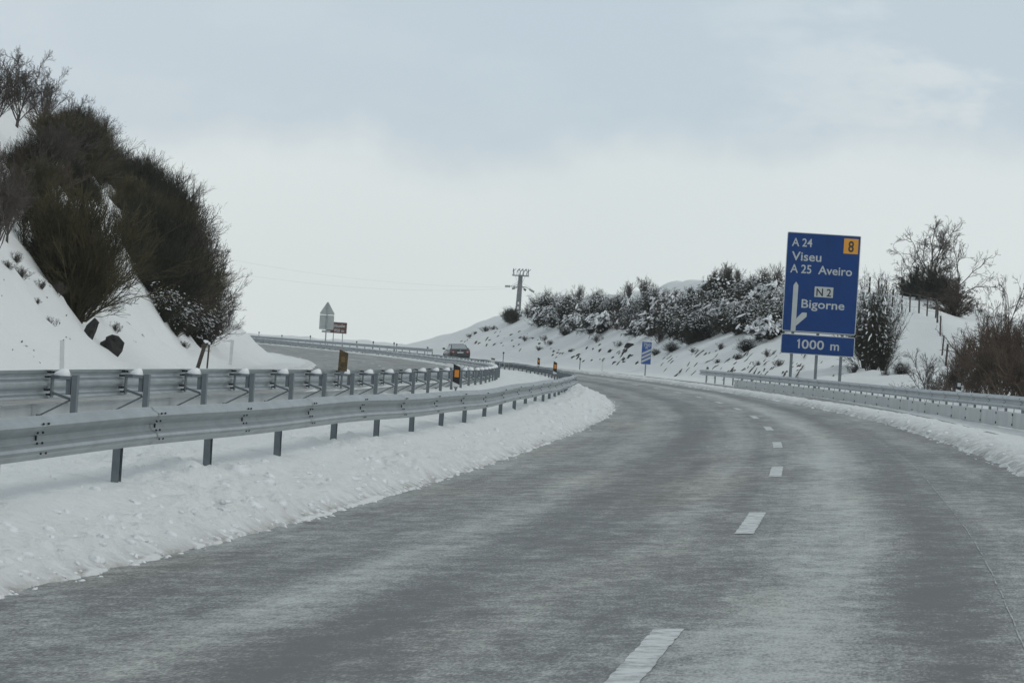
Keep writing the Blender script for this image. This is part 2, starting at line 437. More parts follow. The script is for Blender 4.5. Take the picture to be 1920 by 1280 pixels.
# ------------------------------------------------------------------ snow ground mesh
rows = np.concatenate([np.arange(-30, 10, 2.5), np.array([10., 11.5]),
                       12.5 * np.exp(np.arange(0, math.log(60 / 12.5), .0022)), 60 * np.exp(np.arange(0.002, math.log(560 / 60), .0055)), np.arange(565, 900, 30)])
cols = np.unique(np.round(np.concatenate([np.arange(-130, -48, 6), np.arange(-48, -16.6, .45), np.arange(-16.6, -15.4, .1),
        np.arange(-15.4, -9.2, 1.0), np.arange(-9.2, -6.8, .13), np.arange(-6.8, -5.6, .06), np.arange(-5.6, -3.4, .032), np.arange(-3.4, -3.2, .06), np.arange(-3.2, 1.8, .9),
        np.arange(1.8, 6.6, .075), np.arange(6.6, 26, .4), np.arange(26, 50, 3), np.arange(50, 161, 10)]), 3))
S, U = np.meshgrid(rows, cols, indexing='ij')
ed = .09 * fbm(S * 1.1, U * .3, 5, 3) + .05 * fbm(S * 5, U * 1, 2, 8)      # ragged road edges
Ue = np.where((U < 0) & (U > -8.2), U + ed, np.where(U > 0, np.where(U < 8, U - ed * 1.6, U), U + ed * 2.5 * (U > -18)))
w_ = ground_w(S, Ue)
def clods(sc, seed):
    d, hv = worley(S * sc, U * sc * 1.15, seed)
    return np.maximum(0, 1 - d * 1.25) ** .7 * (.35 + .65 * hv) - .25
tl = np.maximum(UL(S) - U, 0); tr = np.maximum(U - UR(S), 0)
on_l = (U < UL(S)) & (U > -8.7); on_r = (U > UR(S)) & (U < 9)
inl = sstep(0, .35, tl) * on_l; inr = sstep(0, .3, tr) * on_r
patch = .45 + .9 * sstep(-.25, .35, fbm(S * .35, U * .5, 3, 55))
lump = .10 * clods(2.6, 21) + .10 * clods(5.2, 22) + .05 * clods(10.5, 23) + .10 * fbm(S * .7, U * 1.0, 4, 31) + .06 * np.abs(fbm(S * 3.1, U * 3.3, 3, 33))
w_ = w_ + inl * lump * patch * .58 * np.where(U < -6, .7, 1) + inr * lump * .35 * sstep(8.5, 6.5, U)
crest = sstep(.02, .2, tl) * sstep(.75, .3, tl) * on_l + sstep(.02, .2, tr) * sstep(1.3, .4, tr) * on_r
w_ = w_ + crest * (.06 * clods(6.0, 41) + .04 * clods(11, 42) + .005)
hl = sstep(-17, -21, U); hr = sstep(8.5, 11, U)
w_ = w_ + hl * (1.3 * fbm(S * .13, U * .16, 4, 61) + .45 * fbm(S * .5, U * .5, 3, 62) + .14 * fbm(S * 1.7, U * 1.7, 3, 63)) + hr * (.7 * fbm(S * .08, U * .12, 4, 71) + .28 * fbm(S * .45, U * .5, 3, 72))
vl = ((U < -15.9) & (U > -19.5)) * sstep(0, .5, -16 - U)
w_ = w_ + vl * (.12 * fbm(S * .6, U * .6, 4, 81) + .05 * clods(2, 82))
P = W(S, U, 0); P[..., 2] += w_
nr, ncol = S.shape
idx = np.arange(nr * ncol).reshape(nr, ncol)
faces = np.stack([idx[:-1, :-1], idx[:-1, 1:], idx[1:, 1:], idx[1:, :-1]], -1).reshape(-1, 4)
snow = mesh_np('snow_ground', P.reshape(-1, 3), faces, SNOW)
tag(snow, 'white snow covering verges, median and both hillsides', 'ground', kind='structure')
dirt = np.clip(np.where(on_l, np.exp(-tl / .07) * .95 + .30 * np.exp(-tl / .4), 0) + np.where(on_r, .75 * np.exp(-tr / .25) + .25 * np.exp(-tr / .9), 0), 0, 1)
dirt = np.maximum(dirt, ((U > -9.6) & (U < -8.3)) * .35 + ((U < -15.6) & (U > -16.6)) * .4)
a_ = snow.data.attributes.new('dirt', 'FLOAT', 'POINT'); a_.data.foreach_set('value', dirt.astype(np.float32).ravel())
def snow_h(s, u):
    """real (lumpy) height of the snow mesh at s,u as offset above the banked plane"""
    i = int(np.clip(np.searchsorted(rows, s), 1, nr - 1)); j = int(np.clip(np.searchsorted(cols, u), 1, ncol - 1))
    a = (s - rows[i - 1]) / (rows[i] - rows[i - 1]); b = (u - cols[j - 1]) / (cols[j] - cols[j - 1])
    return float((w_[i-1, j-1] * (1 - b) + w_[i-1, j] * b) * (1 - a) + (w_[i, j-1] * (1 - b) + w_[i, j] * b) * a)
def on_snow(s, u, dz=0.): return Vector(W(s, u, snow_h(s, u) + dz))

# ------------------------------------------------------------------ roads and markings
def strip(name, ss, uu, w, mat, parent=None):
    S2, U2 = np.meshgrid(ss, uu, indexing='ij'); p = W(S2, U2, w); a, b = S2.shape
    ix = np.arange(a * b).reshape(a, b)
    f = np.stack([ix[:-1, :-1], ix[:-1, 1:], ix[1:, 1:], ix[1:, :-1]], -1).reshape(-1, 4)
    o = mesh_np(name, p.reshape(-1, 3), f, mat, parent)
    uvl = o.data.uv_layers.new(name='road_uv')
    li = np.zeros(len(o.data.loops), np.int32); o.data.loops.foreach_get('vertex_index', li)
    uvl.data.foreach_set('uv', np.stack([U2.ravel()[li], S2.ravel()[li]], -1).astype(np.float32).ravel())
    return o
rs = np.concatenate([np.arange(-30, 60, 1.0), np.arange(60, 540, 2.5)])
road = strip('road', rs, np.arange(-5.4, 4.41, .7), 0., ROAD)
tag(road, 'grey frosted motorway carriageway curving away to the left', 'road', kind='structure')
opp = strip('opposite_road', rs, np.arange(-17, -8.19, .8), W2, ROAD2)
tag(opp, 'opposite motorway carriageway beyond the median guardrails', 'road', kind='structure')
rng = random.Random(5)
S0 = 17.9
for i in range(-2, 30):
    a, b = S0 + 14 * i - 4, S0 + 14 * i
    if b < 8: continue
    o = strip('lane_dash', np.linspace(a, b, 41), np.array([-.077, -.04, .04, .077]), .004, PAINT, road)
    for v in o.data.vertices:                     # paint chipped along its edges
        if v.index % 4 in (0, 3): v.co.x += rng.uniform(-.005, .005)
    o.data.update()
for i in range(0, 30):
    a = 60 + 14 * i
    strip('lane_dash', np.linspace(a, a + 4, 5), np.array([-12.58, -12.42]), W2 + .004, PAINT, opp)
# thin pale construction joint in the right lane, broken by wear
jb = MB(); s_ = 13.0
while s_ < 60:
    L = rng.uniform(.4, 1.6); n = 6; vs = []
    for k in range(n + 1):
        q = s_ + L * k / n; c = 1.82 + .003 * math.sin(q * 3.1) + .012 * math.sin(q * .3); hw = .004 + .002 * math.sin(q * 9)
        vs += [W(q, c - hw, .004), W(q, c + hw, .004)]
    jb.add(vs, [(2 * k, 2 * k + 1, 2 * k + 3, 2 * k + 2) for k in range(n)]); s_ += L + rng.choice([0.05, .2, .6])
jb.build('pavement_joint', M('filled_joint', (.42, .43, .43), .8, var=.3, scale=9), road)

# crumbs of ploughed snow: loose on the asphalt edge and tumbled over the bank
cr_ = random.Random(77); mb = MB()
for k in range(1100):
    s_ = 14 * math.exp(cr_.random() * math.log(120 / 14)); left = cr_.random() < .72
    if left: u_ = float(UL(s_)) + cr_.gauss(.0, .05) if cr_.random() < .40 else float(UL(s_)) - abs(cr_.gauss(0, .55)) - .05
    else: u_ = float(UR(s_)) + (cr_.gauss(-.02, .08) if cr_.random() < .4 else abs(cr_.gauss(0, .5)))
    big_ = 1.0 if (u_ < UL(s_) - .1 or u_ > UR(s_) + .1) else .5
    r0 = big_ * cr_.uniform(.015, .055) * (1.7 if cr_.random() < .06 else 1)
    c = W(s_, u_, max(0.0, snow_h(s_, u_)) - r0 * (.05 if big_ < 1 else .25))
    mb.blob(c, (r0 * cr_.uniform(.8, 1.5), r0 * cr_.uniform(.8, 1.5), r0 * cr_.uniform(.45, .9)), cr_, 8, 0, Matrix.Rotation(cr_.uniform(0, 3), 3, 'Z') @ Matrix.Rotation(cr_.uniform(-.5, .5), 3, 'X'), .38)
tag(mb.build('snow_crumbs', SNOWCAP, smooth=True), 'loose crumbs and clods of ploughed snow along both road edges', 'snow', kind='stuff')

# ------------------------------------------------------------------ guardrails
WPROF = [(.0, .0), (.018, .004), (.035, .03), (.075, .052), (.083, .075), (.075, .098), (.03, .128), (.012, .150), (.012, .176),
         (.03, .198), (.075, .228), (.083, .251), (.075, .274), (.035, .297), (.018, .322), (.0, .326)]
WPROF = [(a, b * .31 / .326) for a, b in WPROF]
def sweep(mb, prof, sa, u0, side, w0, mi=0):
    n = len(prof); pts = []
    for s in sa:
        for o_, h_ in prof: pts.append(W(s, u0 + side * o_, w0(s) + h_))
    mb.add(pts, [(i * n + j, i * n + j + 1, (i + 1) * n + j + 1, (i + 1) * n + j) for i in range(len(sa) - 1) for j in range(n - 1)], mi)
def frame_at(s): return Matrix.Rotation(s / R, 3, 'Z')
def beam(mb, s0, s1, step, ph, u0, side, w0, bolts=True, big_bolts=1.0):
    """W-beam in 4 m panels, each lapping over the next, with bolt heads at the joints"""
    js = [s0] + list(np.arange(ph, s1, step)[np.arange(ph, s1, step) > s0 + .3]) + [s1]
    for k in range(len(js) - 1):
        a, b = js[k], js[k + 1]; lap = .16
        off = .0035 if k % 2 else 0.0
        sa = np.linspace(a - (lap if k else 0), b + (lap if k < len(js) - 2 else 0), 5)
        sweep(mb, [(o_ + off, h_) for o_, h_ in WPROF], sa, u0, side, w0)
        if bolts and k:
            for ds in (-.075, .075):
                for o_, h_ in ((.080, .255), (.042, .192), (.042, .120), (.072, .048)):
                    q = frame_at(a)
                    mb.box(W(a + ds, u0 + side * (o_ + .008), w0(a) + h_), (.010, .024, .015), 1, q)
            mb.box(W(a, u0 + side * .02, w0(a) + .155), (.010, .024, .034), 1, frame_at(a))
def post_mesh(h0, h1, openside=1):
    """C-section post, web along the road, origin at w = 0 of the banked plane"""
    mb = MB(); a, b, t = .062, .11, .006
    poly = [(-a/2, -b/2), (a/2, -b/2), (a/2, -b/2 + t), (-a/2 + t, -b/2 + t), (-a/2 + t, b/2 - t), (a/2, b/2 - t), (a/2, b/2), (-a/2, b/2)]
    n = len(poly); vs = [(x * openside, y, z) for z in (h0, h1) for x, y in poly]
    fs = [(i, (i + 1) % n, n + (i + 1) % n, n + i) for i in range(n)] + [(0, 1, 2, 3), (0, 3, 4, 7), (4, 5, 6, 7), (n, n+1, n+2, n+3), (n, n+3, n+4, n+7), (n+4, n+5, n+6, n+7)]
    mb.add(vs, fs); return mb
def place(o, s, u, w=0.0):
    o.location = W(s, u, w); o.rotation_euler = (0, 0, heading(s))

# --- front median rail: beam towards our lanes
FR_TOP = 1.06
t = empty('guardrail', W(27.6, -5.067))
tag(t, 'double-wave steel guardrail nearest the camera, front of the snowy median, posts sunk in snow', 'guardrail', 'median guardrails')
def childof(o, par):
    o.parent = par; o.matrix_parent_inverse = par.matrix_world.inverted() if False else Matrix.Translation(par.location).inverted()
    return o
fw = lambda s: float(np.interp(s, [27, 36, 43, 55, 85, 136, 200], [1.04, 1.015, .995, .965, 1.0, .90, .90])) - .31 + .012 * math.sin(s * .21) + .008 * math.sin(s * .53)
mb = MB(); beam(mb, 10, 480, 4.0, 27.116 - 3.947 * 4, -4.84, 1, fw); 
bo = childof(mb.build('beam', [STEEL, BOLT], smooth=False), t)
fps = [27.116 + 3.947 * i for i in range(-4, 112)]
rp = random.Random(3)
pm = post_mesh(.1, FR_TOP - .05, 1); base_post = None; n = 0; rest = MB()
sp_m = MB(); sp_m.box((.12, 0, FR_TOP - .163), (.17, .1, .2)); 
for s in fps:
    if n < 98:
        if base_post is None:
            base_post = pm.build('post', STEEL_D); base_post.data.name = 'post'; po = base_post
            sp = sp_m.build('spacer', STEEL_D, po)
        else:
            po = copy_tree(base_post)
        place(po, s, -5.067, fw(s) + .31 - FR_TOP); po.rotation_euler[1] = rp.uniform(-.012, .012); childof(po, t); n += 1
    else:
        o = W(s, -5.067); q = frame_at(s)
        rest.box(Vector(o) + Vector((0, 0, FR_TOP / 2)), (.085, .12, FR_TOP - .1), 0, q)
ro = childof(rest.build('far_posts', STEEL_D), t); ro['kind'] = 'stuff'

# --- rear median rail: beam towards the opposite carriageway, low plate for motorcyclists
BR_TOP = 1.35
t2 = empty('guardrail', W(37, -7.525))
tag(t2, 'rear median guardrail facing the opposite carriageway, snow-capped spacers and diagonal struts', 'guardrail', 'median guardrails')
bw = lambda s: float(np.interp(s, [36, 61, 130, 226, 300, 380], [1.32, 1.255, 1.15, 1.06, 1.16, 1.27])) - .31 + .01 * math.sin(s * .17)
mb = MB(); beam(mb, 20, 500, 4.0, 36.255 - 3.947 * 4, -7.80, -1, bw)
# dark bolt tails on the side we see
for s in [36.255 + 3.947 * i for i in range(-3, 26)]:
    for ds in (-.075, .075):
        for h_, o_ in ((.042, .03), (.093, .055), (.233, .055), (.284, .03)):
            mb.box(W(s + ds, -7.80 - o_ + .03, bw(s) + h_), (.05, .022, .022), 1, frame_at(s))
childof(mb.build('beam', [STEEL, BOLT]), t2)
mb = MB(); PL = [(.0, .0), (.02, .02), (.006, .05), (.006, .20), (.02, .235), (0, .25)]
for k in range(0, 118):
    a = 36.255 + 3.947 * (k - 4) ; off = .004 if k % 2 else 0
    sweep(mb, [(o_ + off, h_) for o_, h_ in PL], np.linspace(a - .1, a + 4.03, 4), -7.95, -1, lambda s: bw(s) - .31)
childof(mb.build('lower_plate', PLATE), t2)
bps = [36.255 + 3.947 * i for i in range(-4, 114)]
pm = post_mesh(.3, BR_TOP - .06, -1); base2 = None; n = 0; rest = MB(); rest2 = MB()
def spacer2():
    mb = MB(); z = BR_TOP - .075
    # bent plate arm from post to beam, hexagonal in plan, plus its hanger
    poly = [(-.04, -.05), (-.04, .05), (-.16, .075), (-.26, .05), (-.26, -.05), (-.16, -.075)]
    m_ = len(poly); vs = [(x, y, q) for q in (z - .035, z) for x, y in poly]
    mb.add(vs, [tuple(range(m_)), tuple(range(m_, 2 * m_))] + [(i, (i + 1) % m_, m_ + (i + 1) % m_, m_ + i) for i in range(m_)])
    mb.box((-.255, 0, z - .12), (.02, .09, .24))
    mb.box((-.07, 0, z - .10), (.05, .07, .2))
    vs = [(-.05, -.012, z - .23), (-.05, .012, z - .23), (-.26, .012, z - .17), (-.26, -.012, z - .17), (-.05, -.012, z - .26), (-.05, .012, z - .26), (-.26, .012, z - .20), (-.26, -.012, z - .20)]
    mb.add(vs, [(0, 1, 2, 3), (4, 5, 6, 7), (0, 1, 5, 4), (2, 3, 7, 6), (0, 3, 7, 4), (1, 2, 6, 5)])
    return mb
def strut2():
    mb = MB(); a = Vector((-.04, 0, BR_TOP - .33)); b = Vector((-.38, 0, BR_TOP - .52))
    mb.tube([a, b], .011, 6); mb.box(b, (.05, .07, .03)); mb.box(b + Vector((.03, 0, -.03)), (.02, .1, .03)); return mb
def cap2(r_):
    mb = MB(); z = BR_TOP - .075; n_ = 10; vs = []; fs = []
    for i, (q, hh) in enumerate(((1.0, 0), (.99, .025), (.8, .055), (.45, .075), (.1, .082))):
        for k in range(n_):
            a = 2 * math.pi * k / n_
            x = -.15 + q * .092 * math.cos(a); y = q * .062 * math.sin(a) * (1 + .3 * math.cos(a))
            vs.append((x, y, z + hh * (.9 + .65 * (x + .15) / .125) + r_.uniform(-.003, .003)))
    for i in range(4):
        for k in range(n_): fs.append((i * n_ + k, i * n_ + (k + 1) % n_, (i + 1) * n_ + (k + 1) % n_, (i + 1) * n_ + k))
    fs.append(tuple(4 * n_ + k for k in range(n_))); mb.add(vs, fs); return mb
capless = None
for i, s in enumerate(bps):
    if n < 96:
        if base2 is None:
            base2 = pm.build('post', STEEL_D); po = base2
            spacer2().build('spacer', STEEL_D, po); strut2().build('strut', STEEL_D, po)
            cp = cap2(rp).build('snow_cap', SNOWCAP, po, smooth=True)
        else: po = copy_tree(base2)
        for ch in po.children:
            if ch.name.startswith('snow_cap'):
                ch.scale = (rp.uniform(.85, 1.1), rp.uniform(.7, 1.15), 1.0)
        place(po, s, -7.525, bw(s) + .31 - BR_TOP); childof(po, t2); n += 1
    else:
        rest.box(Vector(W(s, -7.525, BR_TOP / 2 + .1)), (.085, .12, BR_TOP - .3), 0, frame_at(s))
ro = childof(rest.build('far_posts', STEEL_D), t2); ro['kind'] = 'stuff'

# --- right-hand rails
def right_rail(s0, s1, label, plates, topw, posts_from=None, step=4.0):
    tt = empty('guardrail', W(s0, 6.25)); tag(tt, label, 'guardrail', 'roadside guardrails')
    wf = lambda s: topw(s) - .31
    mb = MB(); beam(mb, s0, s1, step, s0 + 2, 6.06, -1, wf)
    # rounded end terminal
    for se, sg in ((s0, -1), (s1, 1)):
        n = len(WPROF); vs = []
        for k in range(5):
            a = k * .5
            for o_, h_ in WPROF: vs.append(W(se + sg * .14 * math.sin(a), 6.06 + .14 * (1 - math.cos(a)) - o_ * (1 - k / 6), wf(se) + h_))
        mb.add(vs, [(i * n + j, i * n + j + 1, (i + 1) * n + j + 1, (i + 1) * n + j) for i in range(4) for j in range(n - 1)])
    childof(mb.build('beam', [STEEL, BOLT]), tt)
    first = None; k = 0
    for s in np.arange(s0 + .6, s1, step / (1 if s1 - s0 > 150 else 1)):
        if first is None:
            first = post_mesh(-.75, -.04).build('post', STEEL_D); po = first
            q = MB(); q.box((-.1, 0, -.16), (.13, .1, .2)); q.build('spacer', STEEL_D, po)
        else: po = copy_tree(first)
        place(po, s, 6.33, topw(s)); childof(po, tt); k += 1
    if plates:
        a = plates[0]; k = 0; first = None
        while a < plates[1] and k < 99:
            mb = MB(); b = min(a + 4, plates[1]); off = .005 if k % 2 else 0
            sweep(mb, [(.0, -.02), (.012, .0), (.012, .33), (0, .36)], np.linspace(a - .05, b + .05, 3), 6.05, -1 if off == 0 else -1.4, lambda s: topw(s) - .75)
            for h_ in (.06, .30): mb.box(W(b - .02, 6.05 - .026, topw(b) - .75 + h_), (.02, .06, .05), 1, frame_at(b))
            childof(mb.build('lower_plate', [PLATE, BOLT]), tt); a = b; k += 1
        # hangers between beam and plate
        mb = MB(); mb.box((0, 0, -.36), (.012, .07, .1)); hg = None
        for s in np.arange(plates[0] + .4, plates[1], 2.0):
            hg = mb.build('hanger', STEEL_D) if hg is None else hg.copy()
            if hg.name not in COL.objects: COL.objects.link(hg)
            place(hg, s, 6.1, topw(s)); childof(hg, tt)
    return tt
S_RR0 = 0.0
S_END = s_at(1318, 6.06)
topw_near = lambda s: float(np.interp(s, [80, 104, 131, 194], [.60, .535, .54, .56]))
rr = right_rail(38.0, S_END, 'roadside guardrail right of the lanes, pale lower plates, below the tall blue exit sign', (38.0, s_at(1383, 6.06)), topw_near)
S_FAR0 = s_at(812, 6.06)
right_rail(S_FAR0, 500.0, 'far roadside guardrail on the outside of the bend, beyond the car, seen against white sky', None, lambda s: .57)

# ------------------------------------------------------------------ signs
def text_part(txt, x0, x1, zb, cap, mat, parent, y, name='lettering', bold=.012):
    """built-in font, fitted between x0 and x1, baseline zb, capital height cap; facing -y"""
    cu = bpy.data.curves.new('lettering', 'FONT'); cu.body = txt; cu.offset = bold; cu.extrude = 0.0; cu.resolution_u = 3
    ob = bpy.data.objects.new('tmp', cu); COL.objects.link(ob)
    bpy.context.view_layer.update()
    dg = bpy.context.evaluated_depsgraph_get(); me = bpy.data.meshes.new_from_object(ob.evaluated_get(dg))
    bpy.data.objects.remove(ob)
    co = np.zeros(len(me.vertices) * 3, np.float32); me.vertices.foreach_get('co', co); co = co.reshape(-1, 3)
    sx = (x1 - x0) / (co[:, 0].max() - co[:, 0].min()); sz = cap / .729
    out_ = np.stack([x0 + (co[:, 0] - co[:, 0].min()) * sx, np.full(len(co), y), zb + co[:, 1] * sz], -1)
    me.vertices.foreach_set('co', out_.astype(np.float32).ravel()); me.materials.clear(); me.materials.append(mat); me.update()
    me.name = name
    return link(name, me, parent)
def rrect(x0, z0, x1, z1, r, n=5):
    p = []
    for cx, cz, a0 in ((x1 - r, z1 - r, 0), (x0 + r, z1 - r, 90), (x0 + r, z0 + r, 180), (x1 - r, z0 + r, 270)):
        for k in range(n + 1):
            a = rad(a0 + 90 * k / n); p.append((cx + r * math.cos(a), cz + r * math.sin(a)))
    return p
def panel(parent, x0, z0, x1, z1, face, name='panel', r=.06, border=.035, rim=SHEET_W, th=.03, inset=0.008):
    mb = MB(); mb.prism(rrect(x0, z0, x1, z1, r), 0, th); po = mb.build(name, ALU_BACK if rim is None else rim, parent)
    mb = MB(); q = rrect(x0 + border, z0 + border, x1 - border, z1 - border, max(.01, r - border * .6))
    mb.prism(q, -.004, -.001); mb.build('sign_face', face, po)
    return po
def hbeam(mb, x, y, z0, z1, a=.12, b=.14, t=.012):
    mb.box((x, y - b / 2, (z0 + z1) / 2), (a, t, z1 - z0)); mb.box((x, y + b / 2, (z0 + z1) / 2), (a, t, z1 - z0)); mb.box((x, y, (z0 + z1) / 2), (t, b - t, z1 - z0))

# big exit sign
SU = 8.3; ss_ = s_at(1529, SU); gp = on_snow(ss_, SU); _, _, dz_ = project(gp)
K = dz_ / F
es = empty('exit_sign', gp, (0, 0, heading(ss_) - .035))
tag(es, 'large blue motorway exit sign listing Viseu, Aveiro and Bigorne on three steel posts', 'road sign')
def at_depth(x, y, d): return Vector(EYEn + pix_dir(x, y) * d)
inv = (Matrix.Translation(gp) @ Matrix.Rotation(heading(ss_) - .035, 4, 'Z')).inverted()
pc = lambda x, y: inv @ at_depth(x, y, dz_)
Wd = 138.3 * K; zt = (pc(1547, 438.5)).z; z1m = (pc(1535, 624)).z; xc = (pc(1540, 535)).x
z2t = (pc(1533, 628)).z; z2b = (pc(1533, 666)).z
x0, x1 = xc - Wd / 2, xc + Wd / 2
PY = -.16
pe = empty('tmp', (0, 0, 0)); bpy.data.objects.remove(pe)
p1 = panel(es, x0, z1m, x1, zt, BLUE); p1.location.y = PY
p2 = panel(es, x0, z2b, x1, z2t - .02, BLUE); p2.location.y = PY
mp = lambda a: x0 + a * Wd
mz = lambda b: zt - b * (zt - z1m)
Y1 = -.0065; H1 = zt - z1m
for tx, a0, a1, b, cap in (('A 24', .068, .343, .140, .085), ('Viseu', .076, .478, .283, .092), ('A 25', .066, .352, .408, .088), ('Aveiro', .446, .905, .408, .088), ('Bigorne', .246, .830, .755, .088)):
    text_part(tx, mp(a0), mp(a1), mz(b), cap * H1, SHEET_W, p1, Y1)
mb = MB(); mb.prism([(mp(.772), mz(.185)), (mp(.968), mz(.185)), (mp(.968), mz(.032)), (mp(.772), mz(.032))], -.0085, -.0045)
nb = mb.build('exit_number_plate', AMBER_SHEET, p1); text_part('8', mp(.832), mp(.91), mz(.165), .113 * H1, SHEET_BLACK, nb, -.010, 'numeral', .02)
mb = MB(); mb.prism([(mp(.412), mz(.640)), (mp(.665), mz(.640)), (mp(.665), mz(.535)), (mp(.412), mz(.535))], -.0085, -.0045)
nb = mb.build('route_number_plate', SHEET_W, p1); text_part('N 2', mp(.438), mp(.64), mz(.628), .079 * H1, SHEET_BLACK, nb, -.010, 'numeral', .018)
mb = MB()
mb.prism([(mp(.121), mz(.992)), (mp(.186), mz(.992)), (mp(.189), mz(.535)), (mp(.156), mz(.498)), (mp(.123), mz(.535))], -.0075, -.0045)
mb.prism([(mp(.187), mz(.945)), (mp(.325), mz(.845)), (mp(.325), mz(.805)), (mp(.262), mz(.805)), (mp(.188), mz(.868))], -.0075, -.0045)
mb.build('direction_arrow', SHEET_W, p1)
zb1, hc = z2b + .29 * (z2t - z2b), .46 * (z2t - z2b)
text_part('000', mp(.282), mp(.585), zb1, hc, SHEET_W, p2, Y1); text_part('m', mp(.672), mp(.79), zb1, hc, SHEET_W, p2, Y1)
mb = MB(); mb.prism([(mp(.236), zb1), (mp(.256), zb1), (mp(.256), zb1 + hc), (mp(.243), zb1 + hc), (mp(.218), zb1 + hc * .80), (mp(.218), zb1 + hc * .68), (mp(.236), zb1 + hc * .79)], Y1, Y1 + .003); mb.build('numeral', SHEET_W, p2)
for px in (1482, 1529, 1575):
    xx = pc(px, 700).x; mb = MB(); hbeam(mb, xx, 0, -.6, zt - .15, .13, .14); 
    mb.build('post', STEEL_D, es)
    mb = MB(); mb.box((xx, 0, .04), (.34, .34, .12)); mb.build('base_plate', CONC, es)
mb = MB()
for zz in np.linspace(z2b + .15, zt - .2, 7): mb.box(((x0 + x1) / 2, -.107, zz), (Wd * .96, .04, .05))
mb.build('cross_rail', STEEL_D, es)

# 750 m countdown sign
su = 6.7; s1_ = s_at(1211, su); g1 = on_snow(s1_, su); d1 = project(g1)[2]; K = d1 / F
cs = empty('countdown_sign', g1, (0, 0, heading(s1_) - .03))
tag(cs, 'narrow blue 750 m countdown sign with three white diagonal bars on one post', 'road sign')
inv = (Matrix.Translation(g1) @ Matrix.Rotation(heading(s1_) - .03, 4, 'Z')).inverted()
zt = (inv @ at_depth(1213, 640.5, d1)).z; zb = (inv @ at_depth(1210, 683, d1)).z; hw = 9.4 * K; xo = (inv @ at_depth(1212, 662, d1)).x
p1 = panel(cs, xo - hw, zb, xo + hw, zt, BLUE_L, border=.025, r=.03); p1.location.y = -.06
mz = lambda b: zt - b * (zt - zb); mx_ = lambda a: xo - hw + 2 * hw * a
text_part('750', mx_(.16), mx_(.86), mz(.215), .155 * (zt - zb), SHEET_W, p1, -.0065, bold=.02)
text_part('m', mx_(.36), mx_(.62), mz(.315), .13 * (zt - zb), SHEET_W, p1, -.0065, bold=.02)
mb = MB()
for a, b in ((.545, .345), (.715, .515), (.885, .685)):
    mb.prism([(mx_(.05), mz(a + .055)), (mx_(.95), mz(b + .045)), (mx_(.95), mz(b - .055)), (mx_(.05), mz(a - .045))], -.0075, -.0045)
mb.build('diagonal_bar', SHEET_W, p1)
mb = MB(); mb.tube([(xo, 0, -.5), (xo, 0, zt - .1)], .04, 8); mb.box((xo, -.03, zt - .3), (.3, .05, .05)); mb.box((xo, -.03, zb + .3), (.3, .05, .05)); mb.build('post', STEEL_D, cs)

# altitude sign
su = 7.4; s1_ = s_at(640, su); g1 = ground_pt(s1_, su); d1 = project(g1)[2]; K = d1 / F
al = empty('altitude_sign', g1, (0, 0, heading(s1_) - .12))
tag(al, 'brown sign reading Altitude 950 m, partly behind the grey warning sign back', 'road sign')
inv = (Matrix.Translation(g1) @ Matrix.Rotation(heading(s1_) - .12, 4, 'Z')).inverted(); pc = lambda x, y: inv @ at_depth(x, y, d1)
zt = pc(630, 603.6).z; zb = pc(630, 624.6).z; xr = pc(650.5, 616).x; xl = pc(610.5, 613).x
p1 = panel(al, xl, zb, xr, zt, BROWN, border=.03, r=.05); p1.location.y = -.1
wd = xr - xl; hh = zt - zb
text_part('Altitude', xl + .09 * wd, xr - .09 * wd, zb + .56 * hh, .29 * hh, SHEET_W, p1, -.0065, bold=.02)
text_part('950 m', xl + .40 * wd, xr - .13 * wd, zb + .13 * hh, .28 * hh, SHEET_W, p1, -.0065, bold=.02)
for px in (624.5, 642):
    mb = MB(); xx = pc(px, 636).x; mb.tube([(xx, 0, -.5), (xx, 0, zt - .1)], .05, 8); mb.build('post', STEEL, al)

# warning sign seen from behind
su = -6.15; s1_ = s_at(611, su, True); g1 = ground_pt(s1_, su); d1 = project(g1)[2]; K = d1 / F
ws = empty('warning_sign', g1, (0, 0, heading(s1_) - .17))
tag(ws, 'grey back of a triangular warning sign over a square plate, on one post', 'road sign')
inv = (Matrix.Translation(g1) @ Matrix.Rotation(heading(s1_) - .17, 4, 'Z')).inverted(); pc = lambda x, y: inv @ at_depth(x, y, d1)
def zz(y): return pc(611, y).z
xm = pc(613, 595).x
def rtri(cx, zb, hw, zt, r=.09):
    p = []
    for (x, z, a0, a1) in ((cx + hw - r, zb + r, -90, 30), (cx, zt - r * 1.4, 30, 150), (cx - hw + r, zb + r, 150, 270)):
        for k in range(6): a = rad(a0 + (a1 - a0) * k / 5); p.append((x + r * math.cos(a), z + r * math.sin(a)))
    return p
mb = MB(); mb.prism(rtri(xm, zz(589.5), 13.8 * K, zz(565)), .05, .075); tr_ = mb.build('triangle_panel', ALU_BACK, ws)
mb = MB(); mb.prism(rrect(xm - 13.6 * K, zz(617.5), xm + 13.4 * K, zz(590.5), .05), .05, .075); mb.build('square_panel', ALU_BACK, ws)
mb = MB(); mb.prism(rrect(xm - 8 * K, zz(623.3), xm + 8 * K, zz(619), .02), .05, .07); mb.build('small_plate', ALU_BACK, ws)
mb = MB(); mb.tube([(xm, 0, -.6), (xm, 0, zz(567))], .055, 8, 0); mb.build('post', STEEL, ws)
mb = MB()
for y in (578, 595, 612): mb.box((xm, .035, zz(y)), (.16, .08, .05))
mb.build('clamp', STEEL_D, ws)

